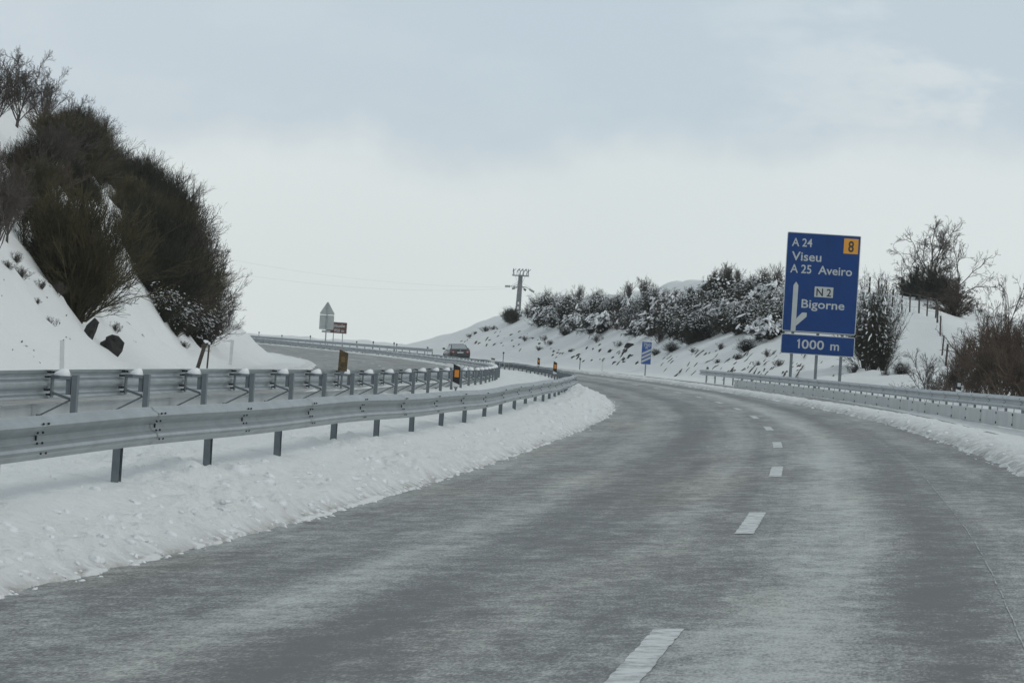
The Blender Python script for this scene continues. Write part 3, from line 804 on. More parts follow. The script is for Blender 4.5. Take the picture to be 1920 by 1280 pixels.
# ------------------------------------------------------------------ delineators
def delin_black(h=.44, w_=.15, face=AMBER, dirt=False):
    """slant-topped black hazard marker with a reflector in the middle and a white foot"""
    root = empty('delineator_post', (0, 0, 0))
    mb = MB(); mb.prism([(-w_/2, .22*h), (w_/2, .10*h), (w_/2, h*.86), (-w_/2, h)], -.03, .03); mb.build('head', BLACK_P if not dirt else DIRTY_Y, root)
    mb = MB(); mb.prism([(-w_/2, 0), (w_/2, 0), (w_/2, .10*h - .002), (-w_/2, .22*h - .002)], -.029, .029); mb.build('foot', WHITE_P if not dirt else DIRTY_Y, root)
    if not dirt:
        mb = MB(); mb.prism([(-w_*.28, h*.42), (w_*.36, h*.42), (w_*.36, h*.74), (-w_*.28, h*.74)], -.038, -.031); mb.build('reflector', face, root)
    else:
        mb = MB(); mb.prism([(-w_*.2, h*.42), (w_*.2, h*.42), (w_*.2, h*.66), (-w_*.2, h*.66)], -.036, -.031); mb.build('reflector', M('faded_reflector', (.16, .11, .045), .6, var=.3, scale=20), root)
    mb = MB(); mb.tube([(0, .02, -.30), (0, .02, .01)], .018, 6); mb.prism([(-.05, 0), (.05, 0), (0, -.09)], -.02, .0); mb.build('bracket', STEEL_D, root)
    return root
GD = 'delineators along the motorway'
def put(o, x, u, ytop=None, ybot=None, far=False, tilt=0.0, turn=0.0, label=None, group=GD, base_w=None):
    """stand a built marker at photo column x and offset u; sized so that it spans ytop..ybot"""
    s = s_at(x, u, far); p = W(s, u, 0.0); d = project(p)[2]
    zb = at_depth(x, ybot, d).z if ybot else on_snow(s, u).z
    o.location = (p[0], p[1], zb)
    o.rotation_euler = (0, tilt, heading(s) + turn)
    tag(o, label, 'delineator', group)
    return s, d
def px_h(x, u, dy, far=False):
    d = project(W(s_at(x, u, far), u, 0.))[2]; return dy / F * d
h = px_h(855, -6.9, 43); put(delin_black(h, .155), 855, -6.9, ybot=725, label='nearest black delineator with amber reflector, between the two median guardrails')
h = px_h(1043, -5.25, 24, True); put(delin_black(h, .15), 1043, -5.25, ybot=701, far=True, label='black and amber delineator at the median bend, right of its smaller twin')
h = px_h(1012, -5.25, 16, True); put(delin_black(h, .12), 1012, -5.25, ybot=686, far=True, label='small black and amber delineator farther along the median bend')
h = px_h(635.5, -7.5, 40); put(delin_black(h, .15, dirt=True), 635, -7.5, ybot=695, turn=0.0, tilt=.03, label='grimy brown back of a delineator above the rear median guardrail')
h = px_h(806, 6.3, 9); put(delin_black(max(h, .4), .16), 806, 6.3, ybot=659, label='tiny dark delineator with amber reflector at the start of the far roadside guardrail')
h = px_h(1797, 6.9, 22); put(delin_black(h, .16, SHEET_W), 1797, 6.9, ybot=734, label='black delineator with white reflector behind the roadside guardrail at the bushes')
def delin_white(h, w_=.11, top='dark', slant=True):
    root = empty('delineator_post', (0, 0, 0))
    mb = MB(); mb.prism([(-w_/2, -.35), (w_/2, -.35), (w_/2, h * .985), (-w_/2, h)], -.035, .035); mb.build('shaft', WHITE_P, root)
    if top == 'dark':
        mb = MB(); mb.prism([(-w_/2 - .003, h * .80), (w_/2 + .003, h * .78), (w_/2 + .003, h * .90), (-w_/2 - .003, h * .93)], -.038, .038); mb.build('band', BLACK_P, root)
    return root
def delin_stick(h, top=True):
    root = empty('delineator_post', (0, 0, 0))
    mb = MB(); mb.tube([(0, 0, -.3), (0, 0, h * .8)], .035, 6); mb.build('shaft', STEEL_D, root)
    mb = MB(); mb.box((0, 0, h * .9), (.14, .05, h * .2)); mb.build('head', BLACK_P, root); return root
h = px_h(109, -17.4, 53); put(delin_white(h, .105, None), 110, -17.4, ybot=690, tilt=-.05, label='tall plain white post in the snow below the left hillside shrubs')
h = px_h(436, -17.2, 29); put(delin_white(h, .11, None), 435, -17.2, ybot=666, tilt=.03, label='short white post in the snow beside the opposite carriageway')
h = px_h(408, -17.2, 22, True); put(delin_white(h, .11, None), 408, -17.2, ybot=644, far=True, label='white post at the foot of the bushy hillside, close to the rail')
h = px_h(925, -7.6, 23); put(delin_white(h, .17), 925, -7.6, ybot=687, tilt=.10, label='leaning white post with dark tip where the rear median guardrail bends away', far=True)
for x, yb, yt, lb in ((1092, 690, 671, 'thin dark stick marker at the snow edge, right of the amber delineators'), (948, 676, 660, 'thin stick marker beyond the median bend below the bushy slope')):
    h = px_h(x, 5.6, yb - yt); put(delin_stick(h), x, 5.6, ybot=yb, label=lb)
h = px_h(1134, 5.6, 20); put(delin_white(h, .10), 1134, 5.6, ybot=693, label='pale post with dark top in the snow left of the 750 m sign')
h = px_h(1331, 7.2, 29); put(delin_white(h, .12), 1331, 7.2, ybot=715, label='white post half hidden behind the near end of the roadside guardrail')
for x, yb, yt, lb in ((416, 626, 613, 'dark stub above the far guardrail next to the left bushes'), (490, 632, 622, 'dark stub above the far guardrail, between bushes and grey sign back'),
                      (533, 637, 628, 'dark stub above the far guardrail, left of the grey sign back'), (586, 642, 629, 'dark stub above the far guardrail just left of the sign back'),
                      (673, 650, 640, 'dark stub above the far guardrail right of the brown sign'), (704, 652, 640, 'snow-topped stub above the far guardrail right of the brown sign'),
                      (743, 655, 642, 'paired stub nearer the car, above the far guardrail'), (748, 655, 644, 'right one of two close stubs above the far guardrail')):
    h = px_h(x, 6.9, yb - yt + 4); o = delin_stick(h); put(o, x, 6.9, ybot=yb + 4, label=lb)
# leaning wooden pair by the hill foot
for x, yb, yt, ti, wd_, lb in ((377, 676, 640, .24, .13, 'leaning weathered stake at the foot of the left hill'), (392, 675, 645, .03, .06, 'thin upright stake beside the leaning weathered stake')):
    h = px_h(x, -18., yb - yt); mb = MB(); mb.box((0, 0, h / 2 - .15), (wd_, wd_ * .7, h + .3)); mb.blob((0, 0, h + .02), (wd_ * .8, wd_ * .7, .06), rng, 7, 1)
    o = mb.build('stake', [WOOD, SNOWCAP]); put(o, x, -18., ybot=yb, tilt=ti, label=lb, group='stakes at the hill foot'); o['category'] = 'stake'

# ------------------------------------------------------------------ car
def make_car():
    root = empty('parked_car', (0, 0, 0)); root.name = 'car'
    # stations along y (rear = 0, nose = 4.6): half width, sill height, belt height
    st = [(0, .74, .42, .62), (.05, .82, .34, .94), (.18, .87, .27, 1.03), (.75, .895, .22, 1.04), (1.6, .90, .20, .98), (2.9, .90, .20, .95), (3.6, .89, .22, .88), (4.3, .84, .26, .76), (4.55, .74, .34, .62), (4.62, .62, .42, .55)]
    prof = lambda hw, z0, z1: [(-hw * .9, z0), (-hw, z0 + (z1 - z0) * .25), (-hw, z0 + (z1 - z0) * .62), (-hw * .94, z1 - .03), (-hw * .86, z1), (-hw * .4, z1 + .012), (hw * .4, z1 + .012), (hw * .86, z1), (hw * .94, z1 - .03), (hw, z0 + (z1 - z0) * .62), (hw, z0 + (z1 - z0) * .25), (hw * .9, z0)]
    vs = []; fs = []; n = 12
    for y, hw, z0, z1 in st: vs += [(x, y, z) for x, z in prof(hw, z0, z1)]
    for i in range(len(st) - 1):
        for k in range(n): fs.append((i * n + k, i * n + (k + 1) % n, (i + 1) * n + (k + 1) % n, (i + 1) * n + k))
    fs += [tuple(range(n)), tuple((len(st) - 1) * n + k for k in range(n))]
    mb = MB(); mb.add(vs, fs); body = mb.build('body', CARP, root, smooth=True)
    # roof and pillars
    cab = [(.55, .70, 1.03), (1.15, .60, 1.40), (1.7, .58, 1.46), (2.4, .585, 1.45), (3.25, .70, .97)]
    mb = MB(); top = cab[1:4]; v = []
    for y, hw, z in top: v += [(-hw, y, z - .05), (-hw * .85, y, z), (hw * .85, y, z), (hw, y, z - .05)]
    mb.add(v, [(i * 4 + k, i * 4 + k + 1, i * 4 + k + 5, i * 4 + k + 4) for i in range(2) for k in range(3)])
    for sx in (-1, 1):
        for a, b, r_ in ((cab[0], cab[1], .05), (cab[3], cab[4], .035)):
            mb.tube([(sx * a[1] * 1.0, a[0], a[2] - .03), (sx * b[1], b[0], b[2] - .05)], r_, 6)
        mb.tube([(sx * .71, 1.95, .98), (sx * .585, 1.95, 1.41)], .035, 6)
    mb.build('roof', CARP, root)
    mb = MB(); mb.add([(-.66, .57, 1.04), (.66, .57, 1.04), (.56, 1.13, 1.39), (-.56, 1.13, 1.39)], [(0, 1, 2, 3)]); mb.build('rear_window', GLASS, root)
    mb = MB(); mb.add([(-.66, 3.2, 1.0), (.66, 3.2, 1.0), (.55, 2.42, 1.42), (-.55, 2.42, 1.42)], [(0, 1, 2, 3)]); mb.build('windscreen', GLASS, root)
    for sx in (-1, 1):
        mb = MB(); mb.add([(sx * .735, .85, 1.02), (sx * .735, 1.93, .99), (sx * .605, 1.93, 1.40), (sx * .61, 1.2, 1.36)], [(0, 1, 2, 3)])
        mb.add([(sx * .735, 1.97, .99), (sx * .72, 3.1, .98), (sx * .61, 2.45, 1.39), (sx * .605, 1.97, 1.40)], [(0, 1, 2, 3)]); mb.build('side_window', GLASS, root)
        mb = MB(); mb.prism([(sx * .46, .70), (sx * .80, .72), (sx * .82, .90), (sx * .50, .90)], -.012, .10); tl_ = mb.build('tail_light', RED, root)
        mb = MB(); mb.prism([(sx * .56, .74), (sx * .66, .74), (sx * .66, .82), (sx * .56, .82)], -.02, -.013); mb.build('lamp_lens', WHITE_P, tl_)
        mb = MB(); mb.blob((sx * 1.02, 2.75, 1.03), (.12, .07, .085), random.Random(2), 8, amp=.05); mb.tube([(sx * .84, 2.78, .97), (sx * .98, 2.76, 1.0)], .025, 5); mb.build('wing_mirror', CARP, root, smooth=True)
        for y in (.95, 3.65):
            mb = MB(); mb.tube([(sx * .70, y, .32), (sx * .905, y, .32)], .32, 20); wh = mb.build('wheel', TYRE, root)
            mb = MB(); mb.tube([(sx * .90, y, .32), (sx * .915, y, .32)], .20, 14); mb.build('rim', STEEL, wh)
    mb = MB(); mb.box((0, -.012, .74), (.52, .02, .11)); mb.build('number_plate', WHITE_P, root)
    mb = MB(); mb.tube([(0, .0, .92), (0, .022, .92)], .055, 12); mb.build('emblem', STEEL, root)
    mb = MB(); mb.box((0, .02, .47), (1.5, .12, .16)); mb.build('bumper', CARP, root)
    return root
car = make_car(); s1_ = s_at(867, 1.6)
car.location = W(s1_, 1.6, 0.0); car.rotation_euler = (0, math.atan(EB) * -1, heading(s1_))
car.rotation_euler = (math.atan(G), -math.atan(EB), heading(s1_))
tag(car, 'dark saloon car driving away round the bend, red tail lights visible', 'car')

# ------------------------------------------------------------------ pole and lines on the right-hand hill
pz = 452.0
def on_ground_at(x, d):
    p = EYEn + pix_dir(x, 640) * d; s, u = su_of(p); g = ground_pt(s, u); return g, s, u
pg, s_p, u_p = on_ground_at(966, pz)
up = empty('utility_pole', pg, (0, 0, .02))
tag(up, 'concrete power-line pole with a cage of switch frames on the right-hand hilltop', 'utility pole')
inv = Matrix.Translation(pg).inverted() ; pc = lambda x, y: inv @ at_depth(x, y, pz); k = pz / F
ztop = pc(973, 515).z; zbar = pc(972, 516.5).z; zarm = pc(971, 537.5).z; xp = 0.0
lean = .012
mb = MB(); r0, r1 = .50, .26
def sq(z, r_): return [(sx * r_ + lean * z, sy * r_ * .8, z) for sx, sy in ((-1, -1), (1, -1), (1, 1), (-1, 1))]
zs_ = np.linspace(-.5, ztop, 9); vs = []
for z in zs_:
    q = (z + .5) / (ztop + .5); vs += sq(z, r0 + (r1 - r0) * q)
mb.add(vs, [(i * 4 + a, i * 4 + (a + 1) % 4, i * 4 + 4 + (a + 1) % 4, i * 4 + 4 + a) for i in range(8) for a in range(4)] + [(32, 33, 34, 35)])
mb.build('shaft', CONC, up)
mb = MB()
for y in (553, 568, 577): 
    z = pc(970, y).z; q = (z + .5) / (ztop + .5); mb.box((lean * z, -(r0 + (r1 - r0) * q) * .8 - .012, z), (.17, .02, .30), 0 if y == 553 else 1)
mb.build('step_holes', [STEEL_D, SNOWCAP], up)
mb = MB(); xl, xr = pc(960, 515).x - pc(971, 515).x, pc(990, 515).x - pc(971, 515).x
xt = lean * ztop
mb.box((xt, 0, zbar), (2.15, .16, .14)); mb.box((xt, .5, zbar), (2.15, .1, .1)); mb.box((xt, -.5, zbar), (2.15, .1, .1))
mb.box((xt - 1.0, 0, zbar), (.1, 1.1, .1)); mb.box((xt + 1.0, 0, zbar), (.1, 1.1, .1)); mb.build('top_crossarm', STEEL_D, up)
for i, xx in enumerate((-.98, -.45, 0, .45, .98)):
    mb = MB(); dy = .45
    sl_ = .22 if abs(xx) < .9 else 0
    mb.tube([(xt + xx, -dy, zbar), (xt + xx, -dy, zbar + .55), (xt + xx + sl_, 0, zbar + .92), (xt + xx + sl_ * 1.5, dy, zbar + .55), (xt + xx + sl_, dy, zbar)], .045, 6)
    mb.tube([(xt + xx, -dy, zbar + .5), (xt + xx + .35, -dy * .2, zbar + .9)], .04, 6); mb.build('switch_frame', STEEL_D, up)
mb = MB(); xa = lean * zarm; mb.box((xa, 0, zarm), (1.75, .14, .11)); mb.tube([(xa - .85, 0, zarm + .04), (xa, 0, zarm + .5)], .03, 5); mb.build('lower_crossarm', STEEL_D, up)
for x0_, z0_, x1_, z1_ in ((-.85, .02, -1.95, -.02), (-.35, -.15, -1.0, -.28), (.4, -.12, .85, -.42), (.85, 0, 1.95, -.58)):
    mb = MB(); a = Vector((xa + x0_, 0, zarm + z0_)); b = Vector((xa + x1_, 0, zarm + z1_)); mb.tube([a, b], .04, 5)
    for j in range(7): 
        c = a.lerp(b, .42 + .09 * j); e_ = a.lerp(b, .46 + .09 * j); mb.tube([c, e_], .16, 8)
    mb.build('insulator', PORC, up)
mb = MB()
for xx in (-.9, -.3, .3, .9): mb.tube([(xt + xx, -.45, zbar + .5), (xt + xx * .35, -.3, zbar - .9), (xa + xx * 1.6, 0, zarm - .1)], .018, 4)
mb.build('jumper_wire', STEEL_D, up)
def line(a, b, sag, label):
    mb = MB(); a = Vector(a); b = Vector(b); pts = [a.lerp(b, i / 24) - Vector((0, 0, sag * 4 * (i / 24) * (1 - i / 24))) for i in range(25)]
    mb.tube(pts, .005, 4); tag(mb.build('power_line', WIRE), label, 'power line', 'power lines left of the pole')
for ins, (qx, qy), sg, lb in (((942, 538), (150, 420), 3.5, 'upper faint power line sagging from the pole to the left hill'), ((948, 541), (150, 452), 4.0, 'lower faint power line sagging from the pole to the left hill')):
    line(pg + pc(*ins), at_depth(qx, qy, 380), sg * .5, lb)

# ------------------------------------------------------------------ plants
def rvec(r, n, k=3): return r.normal(size=(n, k))
def unit(v): return v / np.maximum(np.linalg.norm(v, axis=-1, keepdims=True), 1e-9)
def grow_paths(start, d0, length, K, r, wig=.12, up=.0, droop=.0):
    """N curved polylines: start N,3; d0 N,3; length N -> N,K+1,3"""
    n = len(start); p = np.zeros((n, K + 1, 3)); p[:, 0] = start; d = unit(d0)
    for i in range(K):
        d = unit(d + wig * rvec(r, n) + np.array([0, 0, up - droop * i / K]))
        p[:, i + 1] = p[:, i] + d * (length / K)[:, None]
    return p
def shoots(par, plen, n, t0, t1, ang, lr, r):
    """start points, directions and lengths of n side shoots for each parent path"""
    N_, K1, _ = par.shape; K = K1 - 1
    t = r.uniform(t0, t1, (N_, n)) * K; i = np.minimum(t.astype(int), K - 1); f_ = (t - i)[..., None]
    ix = np.arange(N_)[:, None]; a = par[ix, i]; b = par[ix, i + 1]
    st = a * (1 - f_) + b * f_; d = unit(b - a); side = unit(np.cross(d, rvec(r, N_ * n).reshape(N_, n, 3)))
    an = r.uniform(ang * .5, ang * 1.3, (N_, n))[..., None]
    dd = d * np.cos(an) + side * np.sin(an)
    L = plen[:, None] * lr * r.uniform(.6, 1.25, (N_, n)) * (1.15 - .5 * t / K)
    return st.reshape(-1, 3), dd.reshape(-1, 3), L.reshape(-1)
class Tubes:
    def __init__(s): s.v = []; s.f = []; s.n = 0; s.m = []
    def add(s, paths, r0, r1, sides=3, mi=0):
        n, K1, _ = paths.shape; r0 = np.broadcast_to(r0, (n,)); r1 = np.broadcast_to(r1, (n,))
        d = np.gradient(paths, axis=1); d = unit(d); a = np.where(np.abs(d[..., 2:3]) < .9, np.array([0, 0, 1.]), np.array([0, 1., 0]))
        x = unit(np.cross(d, a)); y = np.cross(d, x); t = np.linspace(0, 1, K1)[None, :, None]
        rr = (r0[:, None, None] * (1 - t) + r1[:, None, None] * t)
        k = np.arange(sides) * 2 * np.pi / sides
        v = paths[:, :, None] + (x[:, :, None] * np.cos(k)[:, None] + y[:, :, None] * np.sin(k)[:, None]) * rr[..., None]
        ix = np.arange(n * K1 * sides).reshape(n, K1, sides) + s.n
        nx = np.roll(ix, -1, 2)
        f = np.stack([ix[:, :-1], nx[:, :-1], nx[:, 1:], ix[:, 1:]], -1).reshape(-1, 4)
        s.v.append(v.reshape(-1, 3)); s.f.append(f); s.m.append(np.full(len(f), mi)); s.n += v.size // 3
    def leaves(s, pos, d, L, wd, r, mi=0):
        n = len(pos); side = unit(np.cross(unit(d), rvec(r, n))) * (np.broadcast_to(wd, (n,))[:, None]) / 2; e = unit(d) * np.broadcast_to(L, (n,))[:, None]
        v = np.stack([pos - side * .4, pos + side * .4, pos + e * .6 + side, pos + e * 1.0 - side * .3], 1)
        ix = np.arange(n * 4).reshape(n, 4) + s.n; s.v.append(v.reshape(-1, 3)); s.f.append(ix); s.m.append(np.full(n, mi)); s.n += n * 4
    def raw(s, v, f, mi=0):
        s.v.append(v); s.f.append(f + s.n); s.m.append(np.full(len(f), mi)); s.n += len(v)
    def mesh(s, name, mats, parent=None):
        return mesh_np(name, np.concatenate(s.v), np.concatenate(s.f), mats, parent, smooth=False, mi=np.concatenate(s.m))
def fan(r, n, spread, up0=.25):
    """directions of n stems leaving the ground, thicker towards upright"""
    th = np.abs(r.normal(0, spread, n)); ph = r.uniform(0, 2 * np.pi, n)
    th = np.minimum(th, 1.35)
    return np.stack([np.sin(th) * np.cos(ph), np.sin(th) * np.sin(ph), np.cos(th)], -1)

def broom_bush(seed, mat, nprim=170, spread=.42, thick=1.0, snow=0, sl_=(.08, .2), sw_=(.035, .07), nleaf=7500):
    """broom: a dense sheaf of thin green switches, about 3 m tall"""
    r = np.random.default_rng(seed); root = empty('broom_bush', (0, 0, 0)); T = Tubes()
    d = fan(r, nprim, spread); st = d * np.array([.55, .55, 0]) * r.uniform(.2, 1, (nprim, 1)); L = r.uniform(1.5, 2.7, nprim) * (1.08 - .22 * (1 - d[:, 2]))
    p1 = grow_paths(st, d, L, 5, r, .15, .04); T.add(p1, .016 * thick, .006 * thick)
    s2, d2, L2 = shoots(p1, L, 11, .08, .97, .55, .40, r); p2 = grow_paths(s2, d2, L2, 3, r, .15, .10); T.add(p2, .008 * thick, .004 * thick)
    s3, d3, L3 = shoots(p2, L2, 4, .15, .97, .5, .5, r); p3 = grow_paths(s3, d3, L3, 2, r, .14, .10); T.add(p3, .006 * thick, .003 * thick)
    # short green twiglets that fill the sheaf
    k = r.integers(0, len(p3), nleaf); T.leaves(p3[k, 1] + rvec(r, nleaf) * .07, unit(p3[k, 2] - p3[k, 0]) + .6 * rvec(r, nleaf), r.uniform(.08, .2, nleaf), .018 * thick, r)
    if snow: snow_load(T, r, np.concatenate([p2[:, -1], p2[:, 1]]), snow, sl_, sw_)
    T.mesh('switches', [mat, SNOWCAP], root)
    return root
def snow_load(T, r, tips, n, lr=(.12, .34), wr=(.07, .16), steep=.5):
    """uneven pads of snow lying along the tops of the outer branches"""
    c = np.array([tips[:, 0].mean(), tips[:, 1].mean(), tips[:, 2].min()]); hi = r.integers(0, len(tips), n * 3)
    q = tips[hi]; score = q[:, 2] + .35 * np.linalg.norm(q[:, :2] - c[:2], axis=1) + r.normal(0, .45, len(q)); q = q[np.argsort(-score)[:n]]
    mb = MB(); rr = random.Random(int(r.integers(1e6)))
    for p in q:
        out_ = Vector((p[0] - c[0], p[1] - c[1], 0)); out_ = out_.normalized() if out_.length > .05 else Vector((1, 0, 0))
        ax = (out_ + Vector((rr.uniform(-.5, .5), rr.uniform(-.5, .5), -steep * rr.uniform(.1, 1.4)))).normalized()
        up = Vector((0, 0, 1)); y = up.cross(ax).normalized(); z = ax.cross(y)
        L = rr.uniform(*lr); w_s = rr.uniform(*wr)
        mb.blob(Vector(p) + ax * L * .3, (L, w_s, w_s * rr.uniform(.45, .8)), rr, 6, 0, Matrix((ax, y, z)).transposed(), .3)
    T.raw(np.array(mb.v), np.array(mb.f), 1)
def brush_bush(seed, mat, nprim=40, spread=.5, thick=1.0, up=.06, name='bare_bush'):
    """leafless brush: forking woody stems ending in a haze of fine twigs"""
    r = np.random.default_rng(seed); root = empty(name, (0, 0, 0)); T = Tubes()
    d = fan(r, nprim, spread); st = d * np.array([.4, .4, 0]) * r.uniform(.2, 1, (nprim, 1)); L = r.uniform(1.3, 2.3, nprim)
    p1 = grow_paths(st, d, L, 6, r, .16, up); T.add(p1, .028 * thick, .010 * thick)
    s2, d2, L2 = shoots(p1, L, 9, .2, 1, .6, .42, r); p2 = grow_paths(s2, d2, L2, 4, r, .17, up); T.add(p2, .012 * thick, .006 * thick)
    s3, d3, L3 = shoots(p2, L2, 7, .15, 1, .6, .45, r); p3 = grow_paths(s3, d3, L3, 3, r, .17, up); T.add(p3, .007 * thick, .004 * thick)
    s4, d4, L4 = shoots(p3, L3, 2, .3, 1, .6, .55, r); p4 = grow_paths(s4, d4, L4, 2, r, .15, up); T.add(p4, .005 * thick, .003 * thick)
    T.mesh('twigs', mat, root); return root
def evergreen_bush(seed, mat, snow, name='snowy_bush', dome=1.0, nl=9000):
    """low rounded shrub, needle-like leaves on arching branches, loaded with snow"""
    r = np.random.default_rng(seed); root = empty(name, (0, 0, 0)); T = Tubes(); n = 70
    d = fan(r, n, .75); st = d * np.array([.3, .3, 0]); L = r.uniform(.9, 1.9, n) * dome
    p1 = grow_paths(st, d, L, 6, r, .13, .10, .35); T.add(p1, .03, .012)
    s2, d2, L2 = shoots(p1, L, 8, .25, 1, .7, .38, r); p2 = grow_paths(s2, d2, L2, 4, r, .14, .04, .3); T.add(p2, .014, .006)
    k = r.integers(0, len(p2), nl); j = r.integers(0, 4, nl); f_ = r.uniform(0, 1, (nl, 1)); pos = p2[k, j] * (1 - f_) + p2[k, j + 1] * f_
    T.leaves(pos + rvec(r, nl) * .035, unit(p2[k, j + 1] - p2[k, j]) + .8 * rvec(r, nl), r.uniform(.07, .17, nl), .035, r)
    if snow: snow_load(T, r, np.concatenate([p2[:, -1], p2[:, 2]]), snow, (.05, .18), (.03, .085), .8); snow_load(T, r, p2[:, -1], snow // 6, (.20, .42), (.08, .15), 1.0)
    T.mesh('branches', [mat, SNOWCAP], root)
    return root
def bare_tree(seed, height, name='bare_tree', fork=.35, wig=.2, mat=TWIG, levels=(7, 8, 7, 5), leafy=0, upr=.05, spread=.8):
    """leafless oak: trunk, crooked limbs, twigs"""
    r = np.random.default_rng(seed); root = empty(name, (0, 0, 0)); T = Tubes(); H = height
    p0 = grow_paths(np.array([[0, 0, -.2]]), np.array([[r.uniform(-.1, .1), 0, 1]]), np.array([H * fork + .2]), 5, r, .07, .1)
    T.add(p0, .022 * H, .016 * H, 8); T.mesh('trunk', BARK, root)
    T = Tubes()
    n = levels[0]; st = p0[0, r.integers(3, 6, n)]; ph = np.arange(n) * 2.4 + r.uniform(0, 6); th = r.uniform(.12, spread, n)
    d = np.stack([np.sin(th) * np.cos(ph), np.sin(th) * np.sin(ph), np.cos(th)], -1); L = r.uniform(.42, .68, n) * H
    p1 = grow_paths(st, d, L, 9, r, wig, upr); T.add(p1, .0070 * H, .0024 * H, 6)
    s2, d2, L2 = shoots(p1, L, levels[1], .2, 1, .8, .40, r); p2 = grow_paths(s2, d2, L2, 6, r, wig * 1.1, upr); T.add(p2, .0032 * H, .0015 * H, 4)
    s3, d3, L3 = shoots(p2, L2, levels[2], .15, 1, .8, .42, r); p3 = grow_paths(s3, d3, L3, 4, r, wig * 1.1, upr); T.add(p3, .0016 * H, .0009 * H)
    s4, d4, L4 = shoots(p3, L3, levels[3], .2, 1, .7, .5, r); p4 = grow_paths(s4, d4, L4, 3, r, wig, upr); T.add(p4, .0012 * H, .0007 * H)
    if leafy:
        k = r.integers(0, len(p3), leafy); T.leaves(p3[k, 3], rvec(r, leafy), r.uniform(.05, .11, leafy), .05, r, 1)
    T.mesh('crown', [mat, RUST], root); return root

class Kind:
    """a few built plants of one sort; the first use of each is the plant itself, later ones are copies"""
    def __init__(s, makers): s.mk = makers; s.pro = [None] * len(makers); s.rng = random.Random(len(makers) * 7 + 1)
    def get(s, i=None):
        i = s.rng.randrange(len(s.mk)) if i is None else i
        if s.pro[i] is None: s.pro[i] = s.mk[i](); return s.pro[i]
        return copy_tree(s.pro[i])
K_BROOM = Kind([lambda: broom_bush(1, BROOM), lambda: broom_bush(2, BROOM, 150, .5), lambda: broom_bush(3, BROOM_D, 190, .36)])
K_BROOMD = Kind([lambda: broom_bush(4, BROOM_D, 170, .42), lambda: broom_bush(5, BROOM_D, 170, .5, 1.1)])
K_BROOMS = Kind([lambda: broom_bush(6, BROOM_D, 120, .48, 1.0, 420, (.06, .17), (.025, .055)), lambda: broom_bush(7, BROOM_D, 130, .55, 1.0, 520, (.06, .17), (.025, .055))])
K_TALL = Kind([lambda: broom_bush(8, BROOM_D, 60, .30, 1.0, 420, (.06, .15), (.02, .04), 2600), lambda: broom_bush(9, BROOM_D, 55, .36, 1.0, 460, (.06, .14), (.02, .04), 2600)])
K_BRUSH = Kind([lambda: brush_bush(11, BRUSH), lambda: brush_bush(12, BRUSH, 46, .6), lambda: brush_bush(13, TWIG, 36, .42)])
K_TWIG = Kind([lambda: brush_bush(14, TWIG, 26, .38, .9, .12), lambda: brush_bush(15, TWIG, 20, .5, .9, .1)])
K_SNOWY = Kind([lambda: evergreen_bush(21, BROOM_D, 300), lambda: evergreen_bush(22, BROOM_D, 420), lambda: evergreen_bush(23, BRUSH, 240), lambda: evergreen_bush(24, BROOM_D, 110)])
K_DARK = Kind([lambda: evergreen_bush(25, BROOM_D, 0, 'dark_bush', 1.1, 12000), lambda: evergreen_bush(26, BRUSH, 0, 'dark_bush', 1.1, 9000)])

def plant_at(kind, x, y, hpx, label, cat='bush', group=None, wid=1.0, idx=None, lean=(0, 0), sink=.1, nominal=2.6, at=None, r_=random.Random(9), step=False):
    """root a plant where the ground shows at photo pixel x,y; hpx is its height in the photo"""
    q = at or hit(x, y); dy = 0
    while q is None and step and dy < 160:                # beyond the skyline: step down to the brow
        dy += 6; q = hit(x, y + dy)
    if q is None: return None
    hpx = hpx + dy * .3
    s, u, d = q; o = kind.get(idx) if isinstance(kind, Kind) else kind
    h = hpx / F * d / nominal
    o.location = on_snow(s, u, -sink); o.scale = (h * wid, h * wid, h); o.rotation_euler = (lean[0], lean[1], r_.uniform(0, 6.28) if not any(lean) else heading(s))
    tag(o, label, cat, group); return o
def inside(poly, x, y):
    c = False; n = len(poly)
    for i in range(n):
        (x1, y1), (x2, y2) = poly[i], poly[(i + 1) % n]
        if (y1 > y) != (y2 > y) and x < (x2 - x1) * (y - y1) / (y2 - y1) + x1: c = not c
    return c
def scatter(poly, n, seed, mind):
    r = random.Random(seed); xs = [p[0] for p in poly]; ys = [p[1] for p in poly]; pts = []; k = 0
    while len(pts) < n and k < 4000:
        k += 1; x = r.uniform(min(xs), max(xs)); y = r.uniform(min(ys), max(ys))
        if inside(poly, x, y) and all((x - a) ** 2 + (y - b) ** 2 > mind ** 2 for a, b in pts): pts.append((x, y))
    return sorted(pts, key=lambda p: p[1])

